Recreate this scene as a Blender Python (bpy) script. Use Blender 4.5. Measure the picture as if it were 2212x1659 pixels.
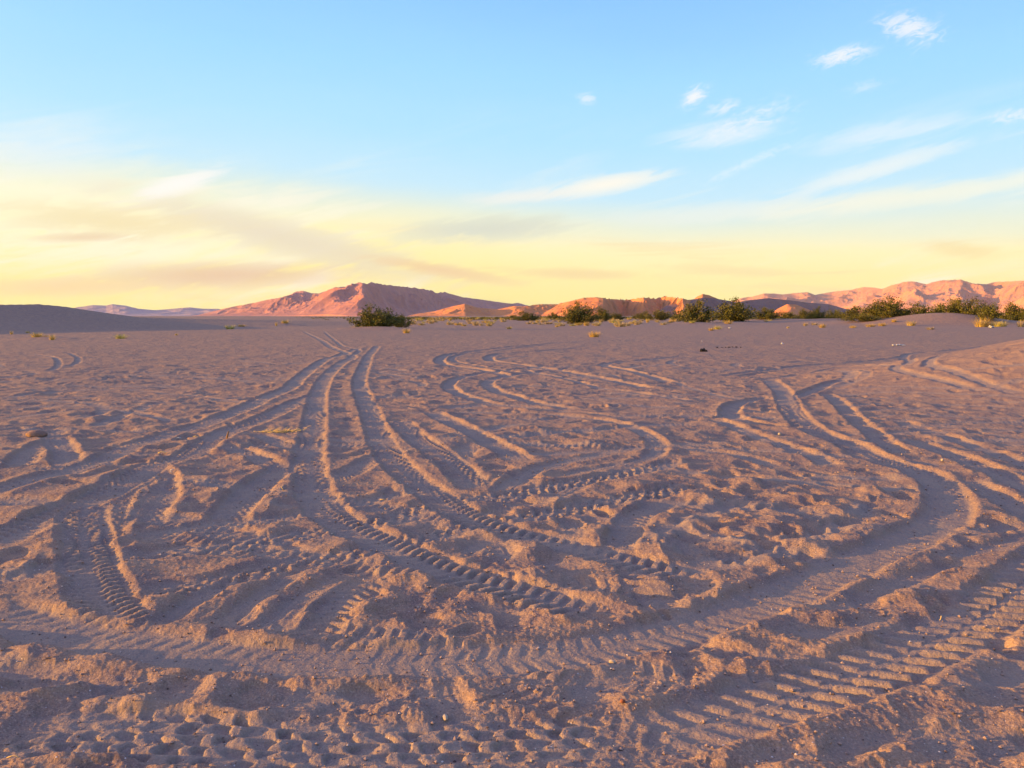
import bpy, math, random
import numpy as np

for o in list(bpy.data.objects):
    bpy.data.objects.remove(o)
scene = bpy.context.scene
COL = scene.collection
rad = math.radians

# ------------------------------------------------------------------ camera
CAM_H = 1.6
FPX = 824.0                       # focal length in pixels at 1024 wide
PITCH = math.atan(68.0 / FPX)
cd = bpy.data.cameras.new("camera")
cd.sensor_width = 36.0
cd.lens = 36.0 * FPX / 1024.0
cd.clip_start = 0.05
cd.clip_end = 200000.0
cam = bpy.data.objects.new("camera", cd)
COL.objects.link(cam)
cam.location = (0, 0, CAM_H)
cam.rotation_euler = (math.pi / 2 - PITCH, 0, 0)
scene.camera = cam

# ------------------------------------------------------------------ light
SUN_EL = rad(6.2)
SUN_BACK = rad(6)                # the sun stands left of the view and a little behind it
S = np.array([-math.cos(SUN_BACK) * math.cos(SUN_EL), -math.sin(SUN_BACK) * math.cos(SUN_EL), math.sin(SUN_EL)])
sd = bpy.data.lights.new("sun", 'SUN')
sd.energy = 5.0
sd.angle = rad(0.6)
sd.color = (1.0, 0.53, 0.08)
sun = bpy.data.objects.new("sun", sd)
COL.objects.link(sun)
import mathutils
sun.rotation_euler = mathutils.Vector(tuple(S)).to_track_quat('Z', 'Y').to_euler()
sun.location = (-20, -5, 12)

scene.view_settings.view_transform = 'Standard'
scene.view_settings.look = 'None'
scene.view_settings.exposure = 1.2
scene.view_settings.gamma = 1.0
EXPO = 2 ** 1.2
scene.render.engine = 'CYCLES'
scene.cycles.max_bounces = 4
scene.cycles.diffuse_bounces = 2


def srgb(r, g, b):
    f = lambda c: (c / 255.0 / 12.92) if c / 255.0 <= 0.04045 else ((c / 255.0 + 0.055) / 1.055) ** 2.4
    return (f(r), f(g), f(b))


def ray(dx, dy):
    """direction in the world of a point of the photograph (coordinates on a 2212 x 1659 copy)"""
    px = (dx - 1106.0) * 1024 / 2212.0
    py = (829.5 - dy) * 1024 / 2212.0
    c, s = math.cos(PITCH), math.sin(PITCH)
    v = np.array([px, FPX * c + py * s, -FPX * s + py * c])
    return v / np.linalg.norm(v)


def azel(dx, dy):
    v = ray(dx, dy)
    return math.atan2(v[0], v[1]), math.asin(v[2])


def gp(dx, dy, z=0.0):
    """where the ray through that point meets the level z"""
    v = ray(dx, dy)
    t = (z - CAM_H) / v[2]
    return (v[0] * t, v[1] * t)


# ------------------------------------------------------------------ world
world = bpy.data.worlds.new("World")
scene.world = world
world.use_nodes = True
NT = world.node_tree
NT.nodes.clear()


class G:
    """tiny helper for node maths"""
    def __init__(self, nt):
        self.nt = nt

    def n(self, t, **kw):
        nd = self.nt.nodes.new(t)
        for k, v in kw.items():
            setattr(nd, k, v)
        return nd

    def put(self, sock, v):
        if isinstance(v, (int, float)):
            sock.default_value = v
        elif isinstance(v, tuple):
            sock.default_value = v if len(v) == len(sock.default_value) else tuple(v) + (1.0,)
        else:
            self.nt.links.new(v, sock)

    def m(self, op, a, b=0.0, c=0.0, clamp=False):
        nd = self.n('ShaderNodeMath', operation=op, use_clamp=clamp)
        self.put(nd.inputs[0], a)
        self.put(nd.inputs[1], b)
        self.put(nd.inputs[2], c)
        return nd.outputs[0]

    def vm(self, op, a, b=(0, 0, 0)):
        nd = self.n('ShaderNodeVectorMath', operation=op)
        self.put(nd.inputs[0], a)
        self.put(nd.inputs[1], b)
        return nd.outputs[0]

    def mix(self, f, a, b, mode='MIX'):
        nd = self.n('ShaderNodeMix', data_type='RGBA', blend_type=mode)
        self.put(nd.inputs[0], f)
        self.put(nd.inputs[6], a)
        self.put(nd.inputs[7], b)
        return nd.outputs[2]

    def noise(self, vec, scale, detail=4, rough=0.5, dist=0.0):
        nd = self.n('ShaderNodeTexNoise')
        self.put(nd.inputs['Vector'], vec)
        nd.inputs['Scale'].default_value = scale
        nd.inputs['Detail'].default_value = detail
        nd.inputs['Roughness'].default_value = rough
        nd.inputs['Distortion'].default_value = dist
        return nd.outputs[0]

    def ramp(self, fac, stops, interp='LINEAR'):
        nd = self.n('ShaderNodeValToRGB')
        nd.color_ramp.interpolation = interp
        el = nd.color_ramp.elements
        while len(el) < len(stops):
            el.new(0.5)
        for e, (p, c) in zip(el, stops):
            e.position = p
            e.color = tuple(c) + (1.0,) if len(c) == 3 else c
        self.put(nd.inputs[0], fac)
        return nd.outputs[0]

    def smooth(self, x, lo, hi):
        nd = self.n('ShaderNodeMapRange', interpolation_type='SMOOTHSTEP')
        self.put(nd.inputs[0], x)
        nd.inputs[1].default_value = lo
        nd.inputs[2].default_value = hi
        return nd.outputs[0]


g = G(NT)
tc = g.n('ShaderNodeTexCoord').outputs['Generated']
sep = g.n('ShaderNodeSeparateXYZ')
NT.links.new(tc, sep.inputs[0])
DX, DY, DZ = sep.outputs
sky = g.n('ShaderNodeTexSky', sky_type='NISHITA')
sky.sun_disc = False
sky.sun_elevation = SUN_EL
sky.sun_rotation = math.atan2(S[0], S[1])
sky.dust_density = 2.0
az = g.m('ARCTAN2', DX, DY)
el = g.m('ARCSINE', DZ)
adeg = g.m('MULTIPLY', az, 180 / math.pi)
edeg = g.m('MULTIPLY', el, 180 / math.pi)
comb = g.n('ShaderNodeCombineXYZ')
NT.links.new(adeg, comb.inputs[0])
NT.links.new(edeg, comb.inputs[1])
AE = comb.outputs[0]

# the dusk sky: warm band at the horizon, blue above
wob = g.m('MULTIPLY', g.m('SUBTRACT', g.noise(g.vm('MULTIPLY', AE, (0.035, 0.16, 1.0)), 1.0, 4), 0.5), 3.0)
ew = g.m('ADD', edeg, wob)
# the band reaches higher on the left, towards the sun
lift = g.m('MULTIPLY', g.smooth(adeg, 18, -24), -2.1)
ew = g.m('ADD', ew, lift)
er = g.m('DIVIDE', ew, 90.0, clamp=True)
base = g.ramp(er, [
    (0.0, srgb(255, 238, 150)),
    (2.0 / 90, srgb(255, 241, 165)),
    (4.2 / 90, srgb(255, 244, 190)),
    (6.0 / 90, srgb(228, 238, 222)),
    (7.6 / 90, srgb(197, 233, 250)),
    (11.0 / 90, srgb(176, 226, 255)),
    (15.0 / 90, srgb(160, 217, 255)),
    (20.0 / 90, srgb(140, 198, 255)),
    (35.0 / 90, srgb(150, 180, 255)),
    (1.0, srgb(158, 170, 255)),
])
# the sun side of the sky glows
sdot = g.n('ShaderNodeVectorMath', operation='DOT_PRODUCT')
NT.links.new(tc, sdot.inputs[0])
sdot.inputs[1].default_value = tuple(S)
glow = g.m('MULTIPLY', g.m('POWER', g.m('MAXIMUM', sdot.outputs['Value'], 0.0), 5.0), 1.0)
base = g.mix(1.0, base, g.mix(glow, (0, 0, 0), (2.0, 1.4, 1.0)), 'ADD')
col = base
# cirrus
uvn = g.vm('MULTIPLY', AE, (0.10, 0.42, 1.0))
rotn = g.n('ShaderNodeVectorRotate')
rotn.rotation_type = 'Z_AXIS'
NT.links.new(AE, rotn.inputs['Vector'])
rotn.inputs['Angle'].default_value = rad(-14)
nw = g.noise(g.vm('MULTIPLY', rotn.outputs[0], (0.25, 1.4, 1.0)), 1.0, 6, 0.62, 0.6)
nf = g.noise(g.vm('MULTIPLY', rotn.outputs[0], (0.9, 2.4, 1.0)), 1.0, 7, 0.68, 1.2)


def cloud(cur, dx, dy, wd, hd, ang, colr, amt, lo=0.42, hi=0.72, fine=False, soft=1.0):
    """a patch of cirrus around a direction; wd, hd are half sizes in degrees"""
    a0, e0 = azel(dx, dy)
    p = g.vm('SUBTRACT', AE, (math.degrees(a0), math.degrees(e0), 0.0))
    r = g.n('ShaderNodeVectorRotate')
    r.rotation_type = 'Z_AXIS'
    NT.links.new(p, r.inputs['Vector'])
    r.inputs['Angle'].default_value = rad(-ang)
    wd, hd = (wd * 1.35, hd * 1.35) if fine else (wd * 1.2, hd * 1.4)
    q = g.vm('MULTIPLY', r.outputs[0], (1.0 / wd, 1.0 / hd, 0.0))
    ln = g.n('ShaderNodeVectorMath', operation='LENGTH')
    NT.links.new(q, ln.inputs[0])
    mask = g.smooth(ln.outputs['Value'], 1.0, 0.0)
    n = nf if fine else nw
    if fine:
        soft *= 0.62
        lo += 0.10
        hi += 0.10
    f = g.smooth(g.m('ADD', n, g.m('MULTIPLY', g.m('SUBTRACT', mask, 0.5), 0.35 * soft)), lo, hi)
    f = g.m('MULTIPLY', g.m('MULTIPLY', f, mask), amt * (0.8 if fine else 1.0), clamp=True)
    return g.mix(f, cur, colr)


# thin streaks everywhere in the lower sky
cz = g.noise(g.vm('MULTIPLY', rotn.outputs[0], (0.055, 0.55, 1.0)), 1.0, 8, 0.62, 0.9)
cz2 = g.noise(g.vm('MULTIPLY', AE, (0.05, 0.10, 1.0)), 1.3, 3, 0.5)
cm = g.m('MULTIPLY', g.smooth(cz, 0.48, 0.72), g.smooth(cz2, 0.38, 0.62))
cm = g.m('MULTIPLY', cm, g.smooth(edeg, 15.0, 6.0))
col = g.mix(g.m('MULTIPLY', cm, 0.75), col, srgb(255, 250, 232))
cz3 = g.noise(g.vm('ADD', g.vm('MULTIPLY', AE, (0.06, 0.75, 1.0)), (7.3, 2.1, 0.0)), 1.0, 7, 0.6, 0.7)
cm3 = g.m('MULTIPLY', g.smooth(cz3, 0.52, 0.70), g.smooth(edeg, 7.5, 3.0))
col = g.mix(g.m('MULTIPLY', cm3, 0.6), col, srgb(246, 218, 165))
Y = srgb(255, 246, 205)
W = srgb(255, 250, 246)
PK = srgb(248, 224, 176)
MV = srgb(232, 200, 165)
for c in [
    # big warm veil at the left and its grey-pink underside
    (250, 490, 22, 5.0, -6, srgb(255, 250, 218), 1.0, 0.25, 0.75, False, 1.0),
    (620, 515, 17, 1.7, -13, srgb(228, 216, 194), 0.8, 0.30, 0.60, False, 1.2),
    (250, 480, 11, 1.5, -3, srgb(243, 226, 180), .9, 0.35, 0.62, False, 1.0),
    (180, 513, 4, .35, 3, MV, .6, .3, .5, False, 1),
    (480, 595, 11, 1.1, 2, MV, .95, .28, .52, False, 1.2),
    (130, 620, 7, .7, 2, srgb(246, 214, 160), .8, .3, .55, False, 1.2),
    (960, 585, 8, .55, -9, srgb(240, 208, 160), .9, .3, .55, False, 1.2),
    (1240, 592, 7, .5, -2, srgb(244, 216, 160), .8, .3, .55, False, 1.2),
    (1580, 585, 7, .45, -4, srgb(244, 220, 165), .6, .3, .55, False, 1.2),
    (2080, 540, 3.4, .7, -8, srgb(243, 218, 160), .6, .3, .6, False, 1.2),
    (1050, 495, 10, 1.2, 3, srgb(214, 219, 205), .9, .3, .62, False, 1.2),
    # bright streaks
    (380, 400, 5.5, .8, 19, W, .8, .33, .62, False, 1.3),
    (600, 430, 7, 1.1, 2, srgb(250, 246, 226), .7, .3, .7, False, 1.0),
    (1310, 398, 6.3, .8, 8, srgb(255, 248, 232), .9, .26, .55, False, 1.4),
    (1130, 425, 6, .6, 3, srgb(246, 242, 232), .7, .3, .6, False, 1.2),
    (1880, 370, 9, .8, 14, srgb(250, 248, 240), .6, .3, .62, False, 1.4),
    (1600, 455, 14, .9, 3, srgb(240, 243, 232), .6, .3, .62, False, 1.4),
    (1960, 425, 14, .9, 5, srgb(250, 246, 222), .7, .3, .62, False, 1.4),
    (1620, 350, 5, .5, 22, srgb(235, 245, 252), .6, .3, .62, True, 1.4),
    # small scattered wisps
    (1958, 58, 2.4, 1.1, -18, W, .85, .30, .58, True, 1.5),
    (2000, 75, 1.8, 1.3, 10, W, .5, .35, .7, True, 1.2),
    (1822, 120, 2.6, .75, 8, W, .95, .30, .62, True, 1.4),
    (1500, 208, 1.4, .8, 30, W, 1.0, .28, .6, True, 1.4),
    (1267, 214, 1.0, .5, 0, W, .6, .3, .6, True, 1.4),
    (1560, 232, 1.7, .6, 12, W, .7, .3, .62, True, 1.4),
    (1620, 262, 4.4, 1.3, 18, W, .7, .33, .68, True, 1.2),
    (1560, 290, 6.0, 1.2, 3, W, .45, .35, .7, False, 1.2),
    (1900, 290, 8.0, 1.0, 6, W, .4, .35, .7, False, 1.2),
    (1870, 188, 1.8, .6, 8, W, .4, .3, .7, True, 1.2),
    (2200, 248, 2.6, .6, 0, W, .7, .3, .62, True, 1.3),
    (90, 330, 7, 2.2, 5, srgb(225, 240, 250), .5, .3, .7, False, 1.0),
]:
    col = cloud(col, *c)

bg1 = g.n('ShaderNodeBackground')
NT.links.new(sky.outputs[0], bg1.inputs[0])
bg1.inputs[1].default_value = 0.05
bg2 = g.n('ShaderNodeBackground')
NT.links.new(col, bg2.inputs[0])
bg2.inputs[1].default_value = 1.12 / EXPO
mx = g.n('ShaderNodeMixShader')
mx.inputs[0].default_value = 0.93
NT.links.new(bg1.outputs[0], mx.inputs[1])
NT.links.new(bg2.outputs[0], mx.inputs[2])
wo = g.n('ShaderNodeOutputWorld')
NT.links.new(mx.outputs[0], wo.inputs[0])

# ------------------------------------------------------------------ noise in numpy
RS = np.random.RandomState(7)
PERM = RS.permutation(1024).astype(np.int32)
PERM = np.concatenate([PERM, PERM])
GA = RS.rand(1024) * 2 * np.pi
GX = np.cos(GA).astype(np.float32)
GY = np.sin(GA).astype(np.float32)


def perlin(x, y, seed=0):
    x = x + seed * 17.31
    y = y - seed * 9.77
    xi = np.floor(x)
    yi = np.floor(y)
    fx = (x - xi).astype(np.float32)
    fy = (y - yi).astype(np.float32)
    xi = xi.astype(np.int64) & 1023
    yi = yi.astype(np.int64) & 1023
    u = fx * fx * fx * (fx * (fx * 6 - 15) + 10)
    v = fy * fy * fy * (fy * (fy * 6 - 15) + 10)

    def gr(ix, iy, dx, dy):
        h = PERM[PERM[ix & 1023] + (iy & 1023)]
        return GX[h] * dx + GY[h] * dy
    a = gr(xi, yi, fx, fy)
    b = gr(xi + 1, yi, fx - 1, fy)
    c = gr(xi, yi + 1, fx, fy - 1)
    d = gr(xi + 1, yi + 1, fx - 1, fy - 1)
    ab = a + u * (b - a)
    cd_ = c + u * (d - c)
    return (ab + v * (cd_ - ab)) * 1.5


def fbm(x, y, octs=4, seed=0, gain=0.5, lac=2.03):
    s = 0
    a = 1.0
    t = 0
    for i in range(octs):
        s = s + a * perlin(x, y, seed + i * 3)
        t += a
        a *= gain
        x = x * lac
        y = y * lac
    return s / t


def ridged(x, y, octs=5, seed=0, gain=0.5, lac=2.07):
    s = 0
    a = 1.0
    t = 0
    w = 1.0
    for i in range(octs):
        n = 1 - np.abs(perlin(x, y, seed + i * 5)) * 1.6
        n = np.clip(n, 0, 1) ** 2
        s = s + a * n * w
        w = np.clip(n * 1.6, 0, 1)
        t += a
        a *= gain
        x = x * lac
        y = y * lac
    return s / t


def sstep(x, a, b):
    t = np.clip((x - a) / (b - a), 0, 1)
    return t * t * (3 - 2 * t)


# ------------------------------------------------------------------ the ground sheet
Q = 1.0
th_d = np.arange(-42.0, 42.001, 0.066 / Q)
th_c = np.arange(46.0, 314.1, 2.0)
TH = np.radians(np.concatenate([th_d, th_c]))
NTH = len(TH)
rr = [0.35]
while rr[-1] < 23000:
    r = rr[-1]
    if r < 1.6:
        k = 0.05
    elif r < 2.5:
        k = 0.006
    elif r < 45:
        k = min(max(r / (FPX * CAM_H) * 0.9, 0.0019), 0.0048)
    elif r < 260:
        k = 0.0075
    else:
        k = 0.04
    rr.append(r * (1 + k / Q))
RR = np.array(rr)
NR = len(RR)
Rg, Tg = np.meshgrid(RR, TH, indexing='ij')
X = (Rg * np.sin(Tg)).ravel()
Yc = (Rg * np.cos(Tg)).ravel()
R = Rg.ravel()
print("ground grid", NR, NTH, NR * NTH)

MOUNDS = []   # (x, y, radius x, radius y, height, rotation)


def mound_px(dx, dy, wx, wy, h, rot=0.0):
    x, y = gp(dx, dy)
    MOUNDS.append((x, y, wx, wy, h, rot))


# sand mounds collected under the bushes
mound_px(812, 712, 6, 4, .35)
mound_px(1500, 702, 7, 5, .45)
mound_px(1585, 700, 6, 5, .35)
mound_px(1680, 697, 12, 9, .5)
mound_px(2150, 700, 6, 5, .3)
mound_px(92, 732, 3, 2, .18)
mound_px(510, 709, 4, 3, .2)
mound_px(612, 705, 4, 3, .25)


def mound_at(dx, dist, wx, wy, h):
    a = azel(dx, 690)[0]
    MOUNDS.append((dist * math.sin(a), dist * math.cos(a), wx, wy, h, 0))


mound_at(2050, 163, 15, 8, 1.9)
mound_at(2000, 168, 9, 7, .6)
mound_at(1800, 185, 20, 14, 1.15)
mound_at(1900, 168, 12, 8, .75)
mound_at(1690, 230, 22, 14, .9)


def base_height(x, y):
    r = np.hypot(x, y)
    h = 0.05 * fbm(x / 6.0, y / 6.0, 3, 11) * sstep(r, 1, 12)
    h += 0.16 * fbm(x / 40.0, y / 40.0, 3, 21) * sstep(r, 12, 70) * (1 - sstep(r, 400, 2000))
    # long dune on the left running away from the camera; its side towards us lies in shade
    cx0, cy0, cx1, cy1 = -66.0, 74.0, -34.0, 168.0
    ux, uy = cx1 - cx0, cy1 - cy0
    L = math.hypot(ux, uy)
    ux, uy = ux / L, uy / L
    s = ((x - cx0) * ux + (y - cy0) * uy)
    d = (x - cx0) * (-uy) * -1 + (y - cy0) * (ux) * -1      # positive to the right of the crest
    d = (x - cx0) * uy - (y - cy0) * ux
    d = d + 1.2 * np.sin(s / 23.0)
    hh = np.interp(s / L, [-1.2, -0.35, 0.0, 0.22, 0.284, 0.319, 0.381, 0.45, 0.53, 0.86, 1.2], [0.0, 1.9, 2.5, 2.85, 3.05, 2.85, 2.1, 1.42, 1.2, 0.7, 0.0])
    prof = np.where(d > 0, np.clip(1 - d / 17.0, 0, 1) ** 1.35, np.clip(1 + d / 46.0, 0, 1) ** 1.6)
    h += hh * prof
    # shoulder of a small dune on the right
    bx, by = 18.0, 19.0
    q = np.hypot((x - bx) / 12.0, (y - by) / 10.0)
    dome = 1.8 * (1 - sstep(q, 0.0, 1.0))
    h += dome
    for (mx_, my_, wx, wy, hh_, ro) in MOUNDS:
        q = ((x - mx_) / wx) ** 2 + ((y - my_) / wy) ** 2
        h += hh_ * np.exp(-q * 1.6)
    return h, dome


def gpt(dx, dy):
    """where the ray through that point meets the undisturbed sand"""
    v = ray(dx, dy)
    t = max(1.2, 0.55 * (-CAM_H / v[2])) if v[2] < 0 else 1.2
    prev = t
    while t < 400:
        z = float(base_height(np.array([v[0] * t]), np.array([v[1] * t]))[0][0])
        if CAM_H + v[2] * t <= z:
            lo_, hi_ = prev, t
            for _ in range(12):
                m_ = (lo_ + hi_) / 2
                z = float(base_height(np.array([v[0] * m_]), np.array([v[1] * m_]))[0][0])
                if CAM_H + v[2] * m_ <= z:
                    hi_ = m_
                else:
                    lo_ = m_
            return (v[0] * hi_, v[1] * hi_)
        prev = t
        t *= 1.04
    return gp(dx, dy)


B, DOME = base_height(X, Yc)
near = 1 - sstep(R, 26, 60)
# churned sand laid down before the visible tracks
wx_ = X + 0.25 * fbm(X / 0.9, Yc / 0.9, 2, 31)
wy_ = Yc + 0.25 * fbm(X / 0.9, Yc / 0.9, 2, 35)
H = B.copy()
rough_zone = np.clip(0.55 + 0.9 * fbm(X / 4.0, Yc / 4.0, 2, 41), 0.15, 1.3)
# beaten-up patch right of the middle
px_, py_ = gp(1690, 1110)
patch = np.exp(-(((X - px_) / 1.3) ** 2 + ((Yc - py_) / 1.1) ** 2))
H += near * 0.050 * (ridged(wx_ / 1.5, wy_ / 1.1, 2, 51, gain=.35) - 0.3) * rough_zone * (1 - 0.75 * sstep(DOME, 0.05, 0.3))
H += near * 0.008 * fbm(wx_ / 0.35, wy_ / 0.28, 3, 61) * rough_zone
mid = sstep(R, 6, 12) * (1 - sstep(R, 90, 220))
H += mid * 0.062 * fbm(X / 1.1, Yc / 1.0, 5, 71, gain=0.70) * (1 - 0.8 * sstep(DOME, 0.05, 0.3))
# wind ripples on the small dune
rip = sstep(DOME, 0.06, 0.35)
ph = (X * 0.35 + Yc * 1.0) / 0.42 + 1.6 * fbm(X / 2.5, Yc / 2.5, 2, 81)
H += rip * 0.018 * (1 - np.abs(np.mod(ph, 2.0) - 1.0) * 2) * (0.35 + 0.65 * sstep(fbm(X / 1.7, Yc / 1.2, 2, 83), -0.2, 0.4))

CORE = np.zeros_like(H)


def catmull(pts, step):
    P = [np.array(p, float) for p in pts]
    P = [2 * P[0] - P[1]] + P + [2 * P[-1] - P[-2]]
    out = []
    for i in range(1, len(P) - 2):
        a, b, c, d = P[i - 1], P[i], P[i + 1], P[i + 2]
        n = max(2, int(np.linalg.norm(c - b) / step))
        for k in range(n):
            t = k / n
            out.append(0.5 * ((2 * b) + (-a + c) * t + (2 * a - 5 * b + 4 * c - d) * t * t + (-a + 3 * b - 3 * c + d) * t ** 3))
    out.append(P[-2])
    return np.array(out)


def track(pts, w=0.17, depth=0.045, berm=(0.04, 0.04), tread='bar', amp=0.010, period=0.085, px=True, seed=0, fade=0.4, rough=1.0, keep=0.12, bw=0.085, reg=False):
    """press one wheel rut into the sand: w half width; berm = heights left, right of travel"""
    global H, CORE
    if px:
        pts = [gpt(*p) for p in pts]
    P = catmull(pts, 0.12 if np.hypot(*pts[0]) < 12 or np.hypot(*pts[-1]) < 12 else 0.3)
    reach = w + 0.42
    lo = P.min(0) - reach
    hi = P.max(0) + reach
    idx = np.nonzero((X > lo[0]) & (X < hi[0]) & (Yc > lo[1]) & (Yc < hi[1]))[0]
    if len(idx) == 0:
        return
    x = X[idx]
    y = Yc[idx]
    best = np.full(len(idx), 9.0)
    sgn = np.zeros(len(idx))
    sl = np.zeros(len(idx))
    seg = P[1:] - P[:-1]
    L = np.hypot(seg[:, 0], seg[:, 1]) + 1e-9
    cum = np.concatenate([[0], np.cumsum(L)])
    K = 6
    for a in range(0, len(seg), K):
        q = P[a:a + K + 1]
        l2 = q.min(0) - reach
        h2 = q.max(0) + reach
        j = np.nonzero((x > l2[0]) & (x < h2[0]) & (y > l2[1]) & (y < h2[1]))[0]
        if len(j) == 0:
            continue
        xs = x[j]
        ys = y[j]
        for k in range(a, min(a + K, len(seg))):
            ux, uy = seg[k] / L[k]
            vx = xs - P[k, 0]
            vy = ys - P[k, 1]
            t = np.clip(vx * ux + vy * uy, 0, L[k])
            ex = vx - t * ux
            ey = vy - t * uy
            d = np.sqrt(ex * ex + ey * ey)
            better = d < best[j]
            jj = j[better]
            best[jj] = d[better]
            sgn[jj] = np.where((ux * vy - uy * vx)[better] > 0, 1, -1)
            sl[jj] = cum[k] + t[better]
    # keep only points reached
    ok = best < reach
    idx = idx[ok]
    x = x[ok]
    y = y[ok]
    d = best[ok]
    sg = sgn[ok]
    s = sl[ok]
    tot = cum[-1]
    if isinstance(amp, (list, tuple)):
        amp = np.interp(s / tot, np.linspace(0, 1, len(amp)), amp)
    env = sstep(s, 0, fade) * sstep(tot - s, 0, fade)
    if reg:
        rough, keep = 0.9, 0.0
        period = period * 1.2
        depth = depth * 0.95
        berm = (berm[0] * .62, berm[1] * .62)
    elif tread == 'none':
        berm = (berm[0] * .58, berm[1] * .58)
        w = w * .85
    wv = w * (1 + (0.04 if reg else 0.10) * perlin(s / 0.7, sg * 3.0, 90 + seed)) + 0.014 * rough * perlin(x / 0.11, y / 0.11, 95 + seed)
    e = d - wv
    core = (1 - sstep(e, -0.06, 0.022)) * env
    dv = 0.50 * depth * (0.85 + 0.3 * perlin(s / 1.3, sg * 0 + 2.0, 99 + seed))
    floor = B[idx] - dv + (0.010 if reg else 0.0) - 0.010 * (d / w) ** 2 * 0 + keep * (H[idx] - B[idx])
    u = sg * d / w
    vis = 1 - sstep(R[idx], 12, 20)
    if tread == 'bar':
        p = s / period + 0.55 * np.abs(u)
        z = np.clip(2.6 * np.sin(2 * np.pi * p) + .5, -1, 1) * (0.35 + 0.65 * sstep(np.abs(u), 0.05, 0.35))
        z = z * (1 - sstep(np.abs(u), 0.74, 0.94))
    elif tread == 'knob':
        rows = 5.0
        rw = (u + 1) * rows / 2 + 0.18 * perlin(s / 0.12, u * 2.5, 171)
        row = np.floor(rw)
        fr_ = rw - row
        p = s / period + 0.5 * np.mod(row, 2) + 0.30 * np.abs(fr_ - 0.5) + 0.28 * perlin(s / 0.15, u * 2.2, 172)
        lug = np.clip(1.9 * np.sin(2 * np.pi * p) - 0.15, -1, 1) * np.clip(1.8 * np.sin(np.pi * fr_) - 0.1, 0, 1)
        z = np.where(lug > 0, 0.35 * lug, 0.85 * lug) * np.clip(0.75 + 1.0 * perlin(s / 0.10, rw * 0.9, 173), 0.1, 1.2)
        z = z * (1 - sstep(np.abs(u), 0.9, 1.0))
    elif tread == 'diag':
        p = s / period + 0.9 * u
        z = np.clip(1.5 * np.sin(2 * np.pi * p), -1, 1) * np.where(np.abs(u) > 0.12, 1, 0.2)
        z = z * (1 - sstep(np.abs(u), 0.74, 0.94))
    else:
        z = 0.6 * perlin(s / 0.5, u * 3.0, 120 + seed)
    wear = np.clip(0.75 + 0.9 * perlin(s / 0.9, u * 0.8, 130 + seed), 0.1, 1.2)
    floor = floor + (2.5 if reg else 1.4) * amp * z * vis * wear
    Hn = H[idx] * (1 - core) + floor * core
    # pushed-up sand
    bh = np.where(sg > 0, berm[0], berm[1])
    br = 0.80 * np.clip(0.60 + 0.36 * perlin(s / 0.75, sg * 5.0 + 1, 140 + seed) + 0.20 * perlin(x / 0.16, y / 0.16, 150 + seed) * rough, 0.04, 1.3)
    if reg:
        br = 0.30 * br + 0.60
    eo = e - 0.015
    shape = np.where(eo < 0.03, sstep(eo, -0.035, 0.03), np.clip(1 - (eo - 0.03) / (bw * 2.2), 0, 1) ** 1.35)
    Hn = Hn + bh * br * shape * env * (1 - np.clip((Hn - B[idx]) / 0.06, 0, 0.85))
    H[idx] = Hn
    CORE[idx] = np.maximum(CORE[idx] * (1 - 0.5 * shape), core)


def local_idx(x0, y0, rad_):
    r = math.hypot(x0, y0)
    i0 = max(int(np.searchsorted(RR, r - rad_)), 0)
    i1 = min(int(np.searchsorted(RR, r + rad_)), NR - 1)
    a = math.degrees(math.atan2(x0, y0))
    da = math.degrees(rad_ / max(r, .5)) * 1.1
    st_ = th_d[1] - th_d[0]
    j0 = max(int((a - da - th_d[0]) / st_), 0)
    j1 = min(int((a + da - th_d[0]) / st_), len(th_d) - 1)
    if j1 <= j0:
        return np.zeros(0, dtype=int)
    return (np.arange(i0, i1)[:, None] * NTH + np.arange(j0, j1)[None, :]).ravel()


# old, half-blown-over ruts, laid at random
rnd = random.Random(5)
for i in range(120):
    r0 = 3.0 + 27 * rnd.random() ** 1.1
    a0 = rnd.uniform(-0.75, 0.75)
    x0, y0 = r0 * math.sin(a0), r0 * math.cos(a0)
    hd = rnd.choice([rnd.uniform(-0.5, 0.9), rnd.uniform(0, math.pi)])
    cv = rnd.uniform(-0.35, 0.35)
    L_ = rnd.uniform(1.5, 5.5)
    pts = []
    cx, cy = x0, y0
    for k in range(7):
        pts.append((cx, cy))
        cx += math.cos(hd) * L_ / 6
        cy += math.sin(hd) * L_ / 6
        hd += cv * L_ / 6
    if gp(2100, 800)[0] < x0 and y0 > 8:
        continue
    track(pts, w=rnd.uniform(0.11, 0.18), depth=rnd.uniform(0.02, 0.045), berm=(rnd.uniform(.008, .03), rnd.uniform(.008, .03)),
          tread=rnd.choice(['bar', 'knob', 'none', 'none']), amp=0.006, px=False, seed=i, keep=0.3, bw=rnd.uniform(.07, .14))

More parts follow.
